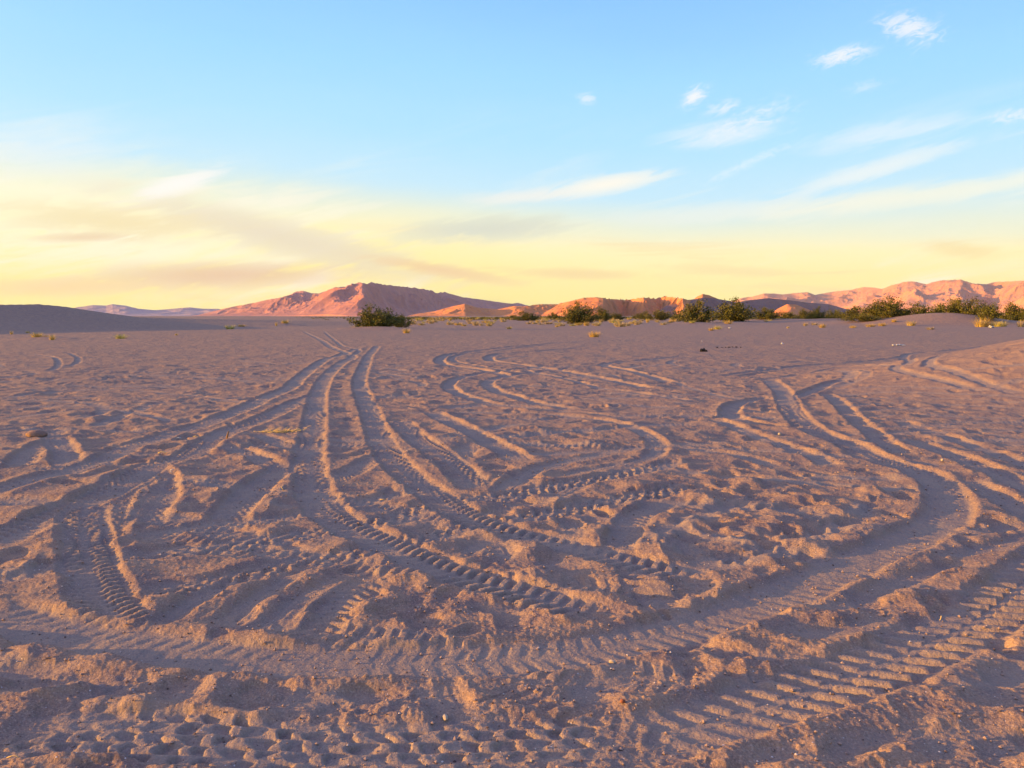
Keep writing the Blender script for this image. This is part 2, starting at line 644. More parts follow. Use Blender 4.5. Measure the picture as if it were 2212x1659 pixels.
# scattered boot prints and scuffs in the beaten-up patch
for i in range(1500):
    if i < 130:
        x0 = px_ + rnd.gauss(0, 1.0)
        y0 = py_ + rnd.gauss(0, 0.95)
    else:
        rq = 2.6 + 26 * rnd.random() ** (1.0 if i < 330 else .75)
        aq = rnd.uniform(-.62, .62)
        x0, y0 = rq * math.sin(aq), rq * math.cos(aq)
    a = rnd.uniform(0, math.pi)
    wl = rnd.uniform(.07, .24)
    ws = wl * rnd.uniform(.35, .7)
    if i >= 130:
        gr_ = 1 + max(0, math.hypot(x0, y0) - 8) * .05
        wl, ws = wl * gr_, ws * gr_
    dp = rnd.uniform(.012, .030)
    idx = local_idx(x0, y0, .5)
    dx_ = X[idx] - x0
    dy_ = Yc[idx] - y0
    u = (dx_ * math.cos(a) + dy_ * math.sin(a)) / wl
    v = (-dx_ * math.sin(a) + dy_ * math.cos(a)) / ws
    q = np.sqrt(u * u + v * v) + 0.25 * perlin(X[idx] / .09, Yc[idx] / .09, 170 + i)
    H[idx] += -dp * (1 - sstep(q, .55, 1.05)) + dp * 0.5 * np.exp(-((q - 1.35) / .33) ** 2) * (0.6 + 0.5 * v / (np.abs(v) + .3))

# sand thrown up in small slopes that face the sun
PATCH = [(25, 1050, 20, 14), (110, 1068, 50, 12), (40, 1105, 55, 14), (245, 1112, 30, 14), (352, 1100, 18, 22), (380, 1045, 60, 16), (430, 1070, 30, 14), (85, 1015, 50, 7), (215, 1030, 20, 12),
         (575, 1085, 22, 26), (620, 1045, 18, 10), (690, 990, 14, 8), (745, 1020, 12, 18), (585, 1140, 12, 14), (30, 1420, 40, 20), (140, 1440, 60, 14), (60, 1500, 60, 16), (110, 1640, 90, 14),
         (425, 1500, 30, 36), (480, 1560, 60, 22), (240, 1525, 60, 14), (470, 1385, 90, 10), (590, 1400, 50, 8), (265, 1300, 18, 18), (312, 1335, 14, 14), (150, 1250, 14, 20), (170, 1320, 50, 10), (25, 1225, 28, 18),
         (800, 1215, 28, 22), (860, 1240, 60, 16), (1000, 1145, 42, 16), (1100, 1190, 50, 18), (1110, 1250, 50, 16), (1050, 1320, 14, 40), (1160, 1335, 50, 16), (1090, 1290, 46, 10), (900, 1265, 20, 12),
         (1360, 1268, 66, 14), (1398, 1292, 14, 14), (1268, 1155, 22, 18), (1395, 1185, 30, 32), (860, 1060, 24, 10), (1180, 1082, 30, 10), (820, 1398, 80, 10), (920, 1495, 18, 20), (868, 1532, 12, 18), (812, 1532, 15, 12),
         (1530, 1280, 24, 12), (1300, 1465, 40, 20), (1230, 1510, 18, 18), (1520, 1480, 40, 10), (1560, 1440, 40, 10), (1790, 1378, 60, 12), (1900, 1395, 50, 8), (1990, 1238, 40, 12), (1770, 1345, 40, 10),
         (1960, 1045, 18, 26), (1870, 1065, 22, 12), (2080, 1470, 40, 16), (2150, 1560, 40, 20), (2020, 1520, 30, 20), (1855, 1640, 34, 14), (1950, 1600, 14, 28), (1740, 1600, 16, 26), (1540, 1640, 40, 14), (2180, 1650, 30, 14),
         (930, 950, 40, 12), (990, 935, 24, 8), (1120, 930, 40, 7), (1250, 960, 30, 7), (1440, 1000, 30, 8), (1500, 1080, 24, 10), (1590, 1045, 30, 8), (1700, 1075, 30, 8), (1650, 1130, 26, 10), (1780, 1110, 34, 10),
         (1830, 1150, 50, 10), (1560, 1170, 26, 10), (1480, 1130, 24, 10), (1700, 1180, 40, 9), (1620, 1215, 40, 9), (440, 960, 30, 7), (520, 985, 30, 8), (640, 970, 20, 7), (160, 905, 40, 5), (300, 925, 40, 5),
         (1000, 1030, 26, 8), (1340, 1050, 34, 7), (640, 1250, 14, 14), (720, 1190, 12, 12), (560, 1160, 12, 10), (90, 1180, 26, 8), (2050, 1020, 30, 10), (2130, 1120, 30, 10), (2070, 1250, 50, 9), (1930, 1290, 60, 9)]
for n_, (dx, dy, hx, hy) in enumerate(PATCH):
    cx_, cy_ = gpt(dx, dy)
    mw = hx * 1024 / 2212 / FPX * math.hypot(cx_, cy_)
    mh = max(0.05, (gp(dx, dy - hy)[1] - gp(dx, dy + hy)[1]) / 2)
    hgt_ = min(max(0.56 * mw, .018), .062)
    rs = rnd.uniform(1.0, 2.2)
    idx = local_idx(cx_, cy_, max(mw * 4, mh * 2.2))
    xx = X[idx]
    yy = Yc[idx]
    v = (yy - cy_) / mh
    u = (xx - cx_) / mw + rnd.uniform(-.5, .5) * v + 0.5 * perlin(xx / (mw * 1.1), yy / (mh * .8), 300 + n_)
    sh = np.where(u < 1, np.clip((u + 1) / 2, 0, 1) ** 1.1, np.clip(1 - (u - 1) / rs, 0, 1))
    v2 = v + 0.35 * perlin(xx / (mw * .9), yy / (mh * .9), 400 + n_)
    H[idx] += hgt_ * sh * (1 - sstep(np.abs(v2), .55, 1.35)) * (1 - np.clip((H[idx] - B[idx]) / .07, 0, .8))

# ---- the ruts one sees, oldest first (points on the 2212 x 1659 copy of the photograph)
S_ = dict(tread='none', rough=0.7)
track([(1400, 735), (1250, 738), (1104, 749), (1020, 759), (970, 766), (950, 776), (960, 787), (1010, 794), (1060, 803), (1110, 815)], w=.24, depth=.10, berm=(.07, .07), **S_)
track([(1180, 745), (1080, 757), (1010, 764), (978, 772), (985, 782), (1040, 792), (1120, 805)], w=.16, depth=.07, berm=(.05, .05), **S_)
track([(1250, 752), (1180, 757), (1090, 764), (1058, 770), (1062, 779), (1110, 786), (1160, 793), (1240, 806), (1330, 824), (1400, 838)], w=.24, depth=.09, berm=(.06, .06), **S_)
track([(1480, 770), (1380, 779), (1320, 784), (1306, 790), (1335, 796), (1380, 806), (1450, 826)], w=.22, depth=.08, berm=(.05, .05), **S_)
track([(1180, 790), (1070, 803), (1004, 813), (974, 826), (970, 837), (990, 850), (1030, 863), (1080, 875), (1160, 886)], w=.19, depth=.08, berm=(.05, .05), **S_)
track([(1240, 795), (1154, 805), (1075, 816), (1052, 827), (1068, 842), (1110, 856), (1160, 870), (1240, 884)], w=.19, depth=.08, berm=(.05, .05), **S_)
track([(1130, 800), (1220, 818), (1300, 838), (1400, 852), (1500, 868)], w=.14, depth=.05, berm=(.03, .05), **S_)
# the broad berms across the middle
track([(700, 864), (850, 862), (1000, 868), (1120, 877), (1250, 892), (1380, 905)], w=.12, depth=.04, berm=(.035, .075), bw=.16, **S_)
track([(1230, 862), (1350, 866), (1480, 870), (1600, 884), (1720, 900)], w=.12, depth=.04, berm=(.04, .09), bw=.18, **S_)
track([(760, 898), (900, 892), (1050, 890), (1200, 896), (1320, 912), (1395, 938), (1422, 966), (1395, 992), (1310, 1010), (1200, 1030)], w=.14, depth=.04, berm=(.07, .03), tread='none', rough=1.0)
track([(0, 860), (120, 846), (260, 842), (390, 852), (500, 866), (640, 880)], w=.13, depth=.035, berm=(.05, .04), **S_)
track([(0, 905), (120, 890), (240, 884), (300, 893), (380, 912)], w=.13, depth=.035, berm=(.05, .04), **S_)
track([(40, 800), (100, 802), (126, 790), (118, 772), (70, 764)], w=.12, depth=.05, berm=(.05, .03), **S_)
track([(60, 795), (150, 790), (170, 775), (150, 762)], w=.12, depth=.05, berm=(.05, .03), **S_)
for a in range(7):
    yy = 815 + a * 11 + rnd.uniform(-3, 3)
    xx = rnd.uniform(0, 300)
    track([(xx, yy), (xx + 120, yy - 4), (xx + 260, yy - 3), (xx + 400, yy - 14)], w=.12, depth=.025, berm=(.04, .03), seed=a, **S_)
# right-hand loops
track([(1900, 812), (1800, 826), (1707, 862), (1650, 862), (1597, 871), (1576, 886), (1583, 902), (1620, 913), (1680, 921), (1760, 925)], w=.17, depth=.09, berm=(.06, .07), tread='bar', amp=.008, rough=.9)
track([(2130, 748), (2050, 757), (1974, 763), (1953, 773), (1968, 781), (1942, 788), (1936, 797), (1965, 805), (2040, 822), (2110, 842)], w=.17, depth=.07, berm=(.05, .05), **S_)
track([(2150, 752), (2080, 758), (2035, 767), (2008, 780), (2018, 791), (2060, 801), (2110, 820), (2174, 842), (2212, 852)], w=.17, depth=.07, berm=(.05, .05), **S_)
track([(1960, 770), (1850, 782), (1740, 790), (1660, 800), (1560, 812)], w=.2, depth=.08, berm=(.09, .06), **S_)
track([(1930, 788), (1830, 792), (1750, 806), (1640, 820)], w=.18, depth=.07, berm=(.08, .05), **S_)
track([(1780, 850), (1810, 868), (1841, 900), (1890, 940), (1924, 966), (1960, 985)], w=.14, depth=.06, berm=(.05, .06), tread='bar', amp=.007)
track([(1930, 905), (2000, 930), (2080, 955), (2150, 980), (2260, 1020)], w=.16, depth=.05, berm=(.09, .05), tread='none', bw=.17)
track([(1957, 950), (2040, 978), (2141, 1018), (2212, 1050), (2280, 1080)], w=.16, depth=.05, berm=(.06, .05), tread='bar', amp=.008)
track([(2070, 1030), (2130, 1062), (2200, 1100), (2280, 1140)], w=.15, depth=.05, berm=(.06, .05), tread='bar', amp=.008)
track([(1540, 905), (1620, 935), (1700, 965), (1760, 985), (1800, 1010)], w=.15, depth=.055, berm=(.07, .05), tread='none')
track([(1420, 960), (1500, 970), (1600, 985), (1690, 1012)], w=.14, depth=.05, berm=(.05, .06), tread='none')
for a in range(9):
    yy = 835 + a * 12
    track([(1780 + a * 14, yy + 8), (1900 + a * 10, yy), (2050, yy + 3), (2240, yy + 12)], w=.10, depth=.018, berm=(.022, .018), seed=a, **S_)
# left-hand mess
track([(40, 1010), (60, 985), (100, 960), (150, 945)], w=.16, depth=.05, berm=(.05, .05))
track([(50, 1015), (90, 1016), (145, 1012), (140, 975), (115, 940)], w=.15, depth=.05, berm=(.05, .06), tread='bar')
track([(470, 960), (520, 975), (590, 1005), (640, 1030)], w=.14, depth=.05, berm=(.05, .04), tread='bar')
track([(545, 935), (600, 955), (650, 975), (700, 990)], w=.14, depth=.04, berm=(.04, .04), tread='bar')
track([(300, 1140), (330, 1100), (350, 1060), (345, 1030), (320, 1005)], w=.16, depth=.06, berm=(.06, .07), tread='bar')
track([(470, 1150), (500, 1110), (545, 1060), (600, 1020), (640, 995)], w=.17, depth=.06, berm=(.05, .06), tread='bar')
track([(215, 1180), (240, 1120), (260, 1075), (310, 1030)], w=.15, depth=.055, berm=(.06, .05), tread='bar')
track([(700, 1050), (760, 1020), (830, 985), (900, 960)], w=.14, depth=.04, berm=(.04, .04))
# G: pair of short ruts in the middle
track([(860, 905), (890, 938), (925, 965), (968, 998), (1004, 1030), (1036, 1062)], reg=True, w=.17, depth=.05, berm=(.05, .05), tread='bar', amp=.009)
track([(930, 888), (960, 905), (1004, 926), (1054, 953), (1104, 980), (1135, 998)], w=.16, depth=.05, berm=(.05, .04), tread='bar', amp=.006)
track([(1330, 975), (1250, 990), (1170, 1010), (1110, 1040), (1075, 1075)], w=.14, depth=.05, berm=(.05, .05), tread='none')
track([(1420, 1000), (1330, 1020), (1240, 1050), (1180, 1085)], w=.14, depth=.05, berm=(.06, .05), tread='none')
# B: pair from upper middle to lower left
track([(775, 752), (735, 768), (710, 774), (683, 790), (653, 813), (623, 840), (583, 856), (533, 880), (493, 896), (433, 920), (383, 933), (333, 950), (283, 963), (233, 990), (167, 1016), (100, 1030), (33, 1050), (-60, 1080)], reg=True, w=.17, depth=.055, berm=(.045, .055), tread='bar', amp=.006)
track([(700, 852), (670, 860), (633, 873), (600, 890), (550, 913), (500, 930), (470, 945), (440, 965), (400, 987), (333, 1006), (283, 1033), (233, 1060), (167, 1090), (100, 1122), (50, 1146), (-60, 1195)], reg=True, w=.18, depth=.06, berm=(.05, .06), tread='bar', amp=.008)
# C: treads running left to right
track([(235, 1168), (281, 1161), (372, 1148), (474, 1134), (609, 1121), (700, 1100), (780, 1085), (870, 1068), (930, 1050)], w=.13, depth=.035, berm=(.03, .03), tread='knob', amp=.014, period=.10)
track([(244, 1212), (338, 1197), (440, 1188), (541, 1173), (643, 1158), (737, 1148), (850, 1122), (940, 1097), (1020, 1078), (1104, 1072), (1204, 1048), (1304, 1033), (1404, 1013), (1490, 996)], reg=True, w=.15, depth=.045, berm=(.035, .03), tread='knob', amp=.016, period=.11)
track([(250, 1290), (288, 1287), (372, 1273), (457, 1262), (541, 1241), (609, 1226), (677, 1212), (737, 1203), (850, 1180), (950, 1155), (1040, 1135), (1120, 1122), (1204, 1106), (1304, 1083), (1400, 1068), (1500, 1045)], reg=True, w=.15, depth=.05, berm=(.04, .035), tread='knob', amp=.016, period=.11)
# D: wide rut at the left
track([(195, 1085), (182, 1110), (178, 1135), (188, 1198), (203, 1250), (224, 1302), (257, 1338), (300, 1368)], reg=True, w=.16, depth=.055, berm=(.06, .05), tread='bar', amp=.012, period=.07)
# J: fan of furrows in front of it
track([(335, 1365), (380, 1320), (440, 1285), (510, 1262), (600, 1240)], w=.10, depth=.06, berm=(.055, .055), tread='none', bw=.09)
track([(455, 1375), (505, 1330), (560, 1290), (630, 1250), (700, 1225)], w=.10, depth=.06, berm=(.06, .05), tread='none', bw=.09)
track([(560, 1385), (610, 1335), (670, 1290), (740, 1255), (790, 1240)], w=.13, depth=.055, berm=(.055, .05), tread='none', bw=.1)
track([(680, 1400), (700, 1350), (740, 1300), (800, 1262), (850, 1240)], w=.12, depth=.05, berm=(.05, .05), tread='bar', bw=.1)
track([(1330, 1195), (1342, 1160), (1365, 1128), (1402, 1103), (1450, 1083)], w=.13, depth=.06, berm=(.06, .06), tread='bar', amp=.008)
track([(1000, 1215), (1020, 1180), (1070, 1170), (1100, 1195), (1060, 1225)], w=.09, depth=.05, berm=(.06, .06), tread='none')
track([(1010, 1290), (1060, 1310), (1110, 1335), (1080, 1360)], w=.09, depth=.05, berm=(.06, .06), tread='none')
track([(850, 1275), (905, 1262), (960, 1270)], w=.08, depth=.05, berm=(.06, .05), tread='none')
track([(745, 1350), (790, 1335), (830, 1330)], w=.07, depth=.05, berm=(.05, .05), tread='none')
# near strip below the big sweep
for pts in [[(-30, 1440), (60, 1450), (150, 1445), (230, 1420)], [(-40, 1500), (80, 1490), (190, 1470), (260, 1468)], [(330, 1560), (370, 1520), (420, 1480), (420, 1450)],
            [(560, 1560), (620, 1540), (700, 1500), (760, 1490)], [(930, 1450), (950, 1500), (990, 1545), (1060, 1560)], [(1240, 1560), (1290, 1530), (1260, 1490), (1330, 1470), (1440, 1440)],
            [(1480, 1500), (1560, 1500), (1640, 1470), (1700, 1440)], [(1560, 1400), (1640, 1420), (1720, 1420), (1800, 1400)], [(1640, 1345), (1760, 1370), (1860, 1360), (1960, 1330)],
            [(1700, 1290), (1760, 1310), (1850, 1300), (1900, 1270), (2000, 1240), (2120, 1215)], [(1980, 1190), (2060, 1200), (2150, 1180), (2240, 1160)],
            [(1540, 1660), (1600, 1640), (1700, 1630), (1760, 1590)], [(1780, 1660), (1850, 1600), (1960, 1590), (2030, 1540)], [(1990, 1660), (2050, 1600), (2130, 1580), (2240, 1570)], [(2100, 1500), (2150, 1470), (2240, 1440)],
            [(2120, 1660), (2170, 1620), (2260, 1600)], [(1300, 1680), (1380, 1650), (1450, 1650)]]:
    track(pts, w=rnd.uniform(.08, .13), depth=rnd.uniform(.035, .055), berm=(rnd.uniform(.03, .06), rnd.uniform(.03, .06)), tread='none', seed=len(pts) + int(pts[0][0]) % 7, bw=.11, fade=.25)
# T: the two main ruts
track([(815, 748), (800, 765), (790, 785), (780, 810), (777, 833), (787, 862), (800, 890), (811, 922), (825, 955), (840, 982), (866, 1012), (898, 1040), (940, 1072), (985, 1103), (1042, 1131), (1143, 1160), (1245, 1184), (1346, 1211), (1448, 1234), (1530, 1256)], reg=True, w=.165, depth=.06, berm=(.035, .05), tread='bar', amp=.0085, period=.085)
track([(657, 716), (690, 733), (712, 748), (745, 762), (762, 772), (736, 786), (707, 813), (692, 840), (685, 865), (680, 896), (676, 930), (670, 963), (667, 996), (670, 1030), (678, 1063), (695, 1093), (730, 1126), (822, 1172), (889, 1203), (957, 1232), (1042, 1258), (1109, 1276), (1177, 1297), (1245, 1317), (1320, 1338)], reg=True, w=.17, depth=.06, berm=(.05, .035), tread='bar', amp=.0085, period=.085)
track([(700, 716), (727, 738), (740, 748), (775, 756), (760, 770)], w=.14, depth=.05, berm=(.04, .04), tread='none')
# E: the big sweep
track([(1660, 820), (1690, 845), (1700, 865), (1707, 882), (1721, 901), (1741, 920), (1774, 938), (1824, 957), (1870, 980), (1930, 1003), (1985, 1020), (2025, 1046), (2048, 1080), (2048, 1110), (2015, 1137), (1955, 1166), (1880, 1200), (1813, 1232), (1745, 1260), (1643, 1300), (1560, 1330), (1470, 1356), (1380, 1380), (1280, 1402), (1160, 1417), (1040, 1424), (900, 1428), (740, 1430), (600, 1427), (470, 1416), (338, 1400), (169, 1373), (68, 1347), (-60, 1310)], reg=True, w=.19, depth=.07, berm=(.065, .045), tread='bar', amp=[.005, .007, .010, .014, .014, .012, .009, .004, .002, .0015, .001, .001, .001], period=.085)
# F: the outermost sweep
track([(1430, 1580), (1346, 1592), (1211, 1602), (1075, 1607), (940, 1610), (805, 1612), (690, 1610), (575, 1602), (440, 1594), (305, 1586), (169, 1585), (-60, 1592)], reg=True, w=.20, depth=.060, berm=(.05, .05), tread='knob', amp=.013, period=.11)
track([(2330, 1170), (2211, 1262), (2117, 1336), (2016, 1386), (1914, 1430), (1813, 1468), (1711, 1502), (1609, 1534), (1474, 1573), (1346, 1592), (1270, 1600)], reg=True, w=.20, depth=.065, berm=(.065, .05), tread='diag', amp=[.009, .009, .010, .010, .008, .004, .0], period=.11)

H = B + 0.80 * (H - B)
# loose grain and clods, less where a wheel has pressed
loose = 1 - 0.75 * CORE
fine = 1 - sstep(R, 8, 16)
COMP = CORE.copy()
H += fine * loose * 0.0038 * fbm(X / 0.045, Yc / 0.045, 2, 201)
H += fine * 0.0030 * perlin(X / 0.022, Yc / 0.022, 211) * loose * (1 - sstep(R, 4, 7))
cl = perlin(X / 0.05, Yc / 0.05, 221)
H += (1 - sstep(R, 9, 16)) * loose * 0.008 * sstep(cl, 0.50, 0.8)


def ground_z(x, y):
    r = math.hypot(x, y)
    i = min(max(int(np.searchsorted(RR, r)), 1), NR - 1)
    a = math.degrees(math.atan2(x, y)) % 360
    aa = np.degrees(TH) % 360
    j = int(np.argmin(np.abs((aa - a + 180) % 360 - 180)))
    return float(H[i * NTH + j])


def ground_z_fast(x, y):
    r = math.hypot(x, y)
    i = min(int(np.searchsorted(RR, r)), NR - 1)
    j = int(round((math.degrees(math.atan2(x, y)) - th_d[0]) / (th_d[1] - th_d[0])))
    return float(H[i * NTH + min(max(j, 0), len(th_d) - 1)])


def new_mesh(name, verts, faces_flat, counts, smooth=True):
    me = bpy.data.meshes.new(name)
    nv = len(verts)
    me.vertices.add(nv)
    me.vertices.foreach_set('co', np.asarray(verts, dtype=np.float32).ravel())
    faces_flat = np.asarray(faces_flat, dtype=np.int32).ravel()
    counts = np.asarray(counts, dtype=np.int32)
    me.loops.add(len(faces_flat))
    me.loops.foreach_set('vertex_index', faces_flat)
    me.polygons.add(len(counts))
    st = np.concatenate([[0], np.cumsum(counts)[:-1]]).astype(np.int32)
    me.polygons.foreach_set('loop_start', st)
    if smooth:
        me.polygons.foreach_set('use_smooth', np.ones(len(counts), dtype=bool))
    me.update(calc_edges=True)
    return me


def link(name, me, mat=None, parent=None):
    o = bpy.data.objects.new(name, me)
    COL.objects.link(o)
    if mat:
        me.materials.append(mat)
    if parent:
        o.parent = parent
    return o


# ------------------------------------------------------------------ materials
def mat_new(name):
    m = bpy.data.materials.new(name)
    m.use_nodes = True
    nt = m.node_tree
    b = nt.nodes['Principled BSDF']
    b.inputs['Roughness'].default_value = 0.95
    b.inputs['Specular IOR Level'].default_value = 0.15
    return m, G(nt), b


SAND, q, b = mat_new("sand")
pos = q.n('ShaderNodeNewGeometry').outputs['Position']
n1 = q.noise(pos, 0.25, 4, 0.6)
n2 = q.noise(pos, 3.0, 5, 0.65)
n3 = q.noise(pos, 105.0, 4, 0.75)
n4 = q.noise(pos, 42.0, 3, 0.6)
c = q.mix(n1, (0.30, 0.188, 0.130), (0.345, 0.205, 0.118))
c = q.mix(q.smooth(n2, 0.35, 0.7), c, (0.21, 0.134, 0.108))
c = q.mix(q.m('MULTIPLY', q.smooth(n3, 0.50, 0.66), 0.7), c, (0.15, 0.10, 0.085))
c = q.mix(q.m('MULTIPLY', q.smooth(n3, 0.48, 0.34), 0.6), c, (0.50, 0.35, 0.27))
att = q.n('ShaderNodeAttribute', attribute_name="compact")
c = q.mix(q.m('MULTIPLY', att.outputs['Fac'], 0.5), c, (0.29, 0.228, 0.185))
vor = q.n('ShaderNodeTexVoronoi')
q.put(vor.inputs['Vector'], pos)
vor.inputs['Scale'].default_value = 34.0
spk = q.m('LESS_THAN', vor.outputs['Distance'], 0.11)
sepc = q.n('ShaderNodeSeparateColor')
q.nt.links.new(vor.outputs['Color'], sepc.inputs[0])
isw = q.m('MULTIPLY', spk, q.m('GREATER_THAN', sepc.outputs[0], 0.86))
isd = q.m('MULTIPLY', spk, q.m('LESS_THAN', sepc.outputs[0], 0.16))
c = q.mix(q.m('MULTIPLY', isw, 0.8), c, (0.62, 0.52, 0.48))
c = q.mix(q.m('MULTIPLY', isd, 0.85), c, (0.07, 0.045, 0.045))
q.put(b.inputs['Base Color'], c)
bmp = q.n('ShaderNodeBump')
bmp.inputs['Strength'].default_value = 1.0
bmp.inputs['Distance'].default_value = 0.008
q.put(bmp.inputs['Height'], q.m('ADD', q.m('MULTIPLY', n3, 0.6), q.m('MULTIPLY', n4, 1.3)))
bm2 = q.n('ShaderNodeBump')
bm2.inputs['Strength'].default_value = 0.6
bm2.inputs['Distance'].default_value = 0.12
q.put(bm2.inputs['Height'], q.m('ADD', q.noise(pos, 1.1, 5, 0.7), q.m('MULTIPLY', q.noise(pos, 9.0, 4, 0.7), 0.12)))
q.nt.links.new(bm2.outputs[0], bmp.inputs['Normal'])
q.nt.links.new(bmp.outputs[0], b.inputs['Normal'])


def rock_mat(name, c1, c2, c3, scale):
    m, q, b = mat_new(name)
    pos = q.n('ShaderNodeNewGeometry').outputs['Position']
    a = q.noise(pos, scale, 6, 0.65, 0.4)
    a2 = q.noise(pos, scale * 6, 5, 0.65)
    c = q.mix(q.smooth(a, 0.35, 0.65), c1, c2)
    c = q.mix(q.m('MULTIPLY', q.smooth(a2, 0.45, 0.7), 0.6), c, c3)
    q.put(b.inputs['Base Color'], c)
    bp = q.n('ShaderNodeBump')
    bp.inputs['Strength'].default_value = 0.6
    bp.inputs['Distance'].default_value = 0.03 / scale
    q.put(bp.inputs['Height'], a2)
    q.nt.links.new(bp.outputs[0], b.inputs['Normal'])
    return m


# ------------------------------------------------------------------ build the ground mesh
I, J = np.meshgrid(np.arange(NR - 1), np.arange(NTH), indexing='ij')
J2 = (J + 1) % NTH
a_ = I * NTH + J
quads = np.stack([a_, I * NTH + J2, (I + 1) * NTH + J2, (I + 1) * NTH + J], -1).reshape(-1, 4)[:, ::-1]
verts = np.stack([X, Yc, H], -1)
verts = np.vstack([verts, [[0, 0, float(H[:NTH].mean())]]])
ctr = len(verts) - 1
jj = np.arange(NTH)
tris = np.stack([np.full(NTH, ctr), (jj + 1) % NTH, jj], -1)
flat = np.concatenate([quads.ravel(), tris.ravel()])
cnt = np.concatenate([np.full(len(quads), 4), np.full(NTH, 3)])
me = new_mesh("ground", verts, flat, cnt)
at_ = me.attributes.new("compact", "FLOAT", "POINT")
at_.data.foreach_set("value", np.append(COMP, 0).astype(np.float32))
ground = link("ground", me, SAND)
ground["kind"] = "structure"
ground["label"] = "grey-brown desert sand churned by tyre tracks"


# ------------------------------------------------------------------ mountains
def make_range(name, label, sky_pts, crest, front, back, nscale, amp, seed, mat, nth=500, nr=150, power=1.5, base_z=-3.0, spurs=()):
    """a range whose crest stands at its own distance; sky_pts give its height, crest its distance in metres"""
    A = [azel(*p) for p in sky_pts]
    az_ = np.array([a[0] for a in A])
    el_ = np.array([a[1] for a in A])
    dxs = np.array([p[0] for p in sky_pts], float)
    t = np.linspace(0, 1, nth)
    azs = az_[0] + (az_[-1] - az_[0]) * t
    els = np.interp(azs, az_, el_)
    els = els + 0.00012 * fbm(azs * 160, azs * 0 + seed, 4, seed) * np.clip((els + .002) / .012, 0, 1)
    ddx = np.interp(azs, az_, dxs)
    r0 = np.interp(ddx, [c_[0] for c_ in crest], [c_[1] for c_ in crest])
    k = np.ones(9) / 9
    r0 = np.convolve(np.pad(r0, 4, 'edge'), k, 'valid')
    fr = np.linspace(-1, 0.7, nr)
    F, AZ = np.meshgrid(fr, azs, indexing='ij')
    R0 = r0[None, :] + 0 * F
    RRm = R0 + np.where(F < 0, F * front, F * back)
    x = RRm * np.sin(AZ)
    y = RRm * np.cos(AZ)
    pr = np.where(F < 0, np.clip(1 + F, 0, 1) ** power, np.clip(1 - F / 0.7, 0, 1) ** 1.0)
    # wandering crest and valleys
    rd = ridged(x / nscale + 0.4 * fbm(x / nscale, y / nscale, 2, seed + 3), y / (nscale * 1.25), 6, seed + 7, gain=.52)
    rd2 = fbm(x / (nscale * .18), y / (nscale * .18), 4, seed + 29, gain=.6)
    env = np.clip(pr * 2.2, 0, 1)
    shp = pr * (1 + amp * (rd - 0.45) * 1.3 * np.clip(1.06 - pr, .015, 1) * 1.5) + 0.035 * amp * rd2 * env * np.clip(1.15 - pr, .2, 1)
    for (sx, fx0, ww, hh_) in spurs:
        sa = np.interp(sx, dxs, az_)
        q2 = ((AZ - sa) * R0 / ww) ** 2 + ((F - fx0) / .35) ** 2
        shp = shp + hh_ * np.exp(-q2)
    shp = np.clip(shp, 0, None)
    # height so that the crest line reaches els as seen from the camera
    want = np.tan(els)[None, :]
    E = shp / RRm
    mxE = E.max(0)
    mxE = np.maximum(mxE, 1e-9)
    kk = np.ones(13) / 13
    mxE = np.convolve(np.pad(mxE, 6, 'edge'), kk, 'valid')
    Hc = (want / mxE)
    Hm = shp * Hc + CAM_H * pr
    Hm = np.where(pr <= 0, base_z, Hm + base_z * (1 - np.clip(pr * 12, 0, 1)))
    V = np.stack([x.ravel(), y.ravel(), Hm.ravel()], -1)
    I, J = np.meshgrid(np.arange(nr - 1), np.arange(nth - 1), indexing='ij')
    a = (I * nth + J).ravel()
    qd = np.stack([a, a + 1, a + nth + 1, a + nth], -1)
    me = new_mesh(name, V, qd.ravel(), np.full(len(qd), 4))
    o = link(name, me, mat)
    o["kind"] = "structure"
    o["label"] = label
    return o


ROCK_MAIN = rock_mat("mountain_rock", (0.36, 0.15, 0.12), (0.44, 0.185, 0.135), (0.22, 0.11, 0.12), 0.0016)
ROCK_RED = rock_mat("red_hill_rock", (0.50, 0.18, 0.06), (0.57, 0.21, 0.07), (0.33, 0.115, 0.07), 0.004)
ROCK_SHADED = rock_mat("shaded_ridge_rock", (0.14, 0.07, 0.07), (0.17, 0.085, 0.075), (0.10, 0.06, 0.065), 0.004)  # shade on the long ridge is put into this darker rock colour
ROCK_FAR = rock_mat("far_range_rock", (0.45, 0.20, 0.12), (0.50, 0.235, 0.14), (0.32, 0.165, 0.13), 0.001)
ROCK_PALE = rock_mat("pale_range_rock", (0.36, 0.25, 0.25), (0.40, 0.27, 0.25), (0.30, 0.22, 0.24), 0.001)

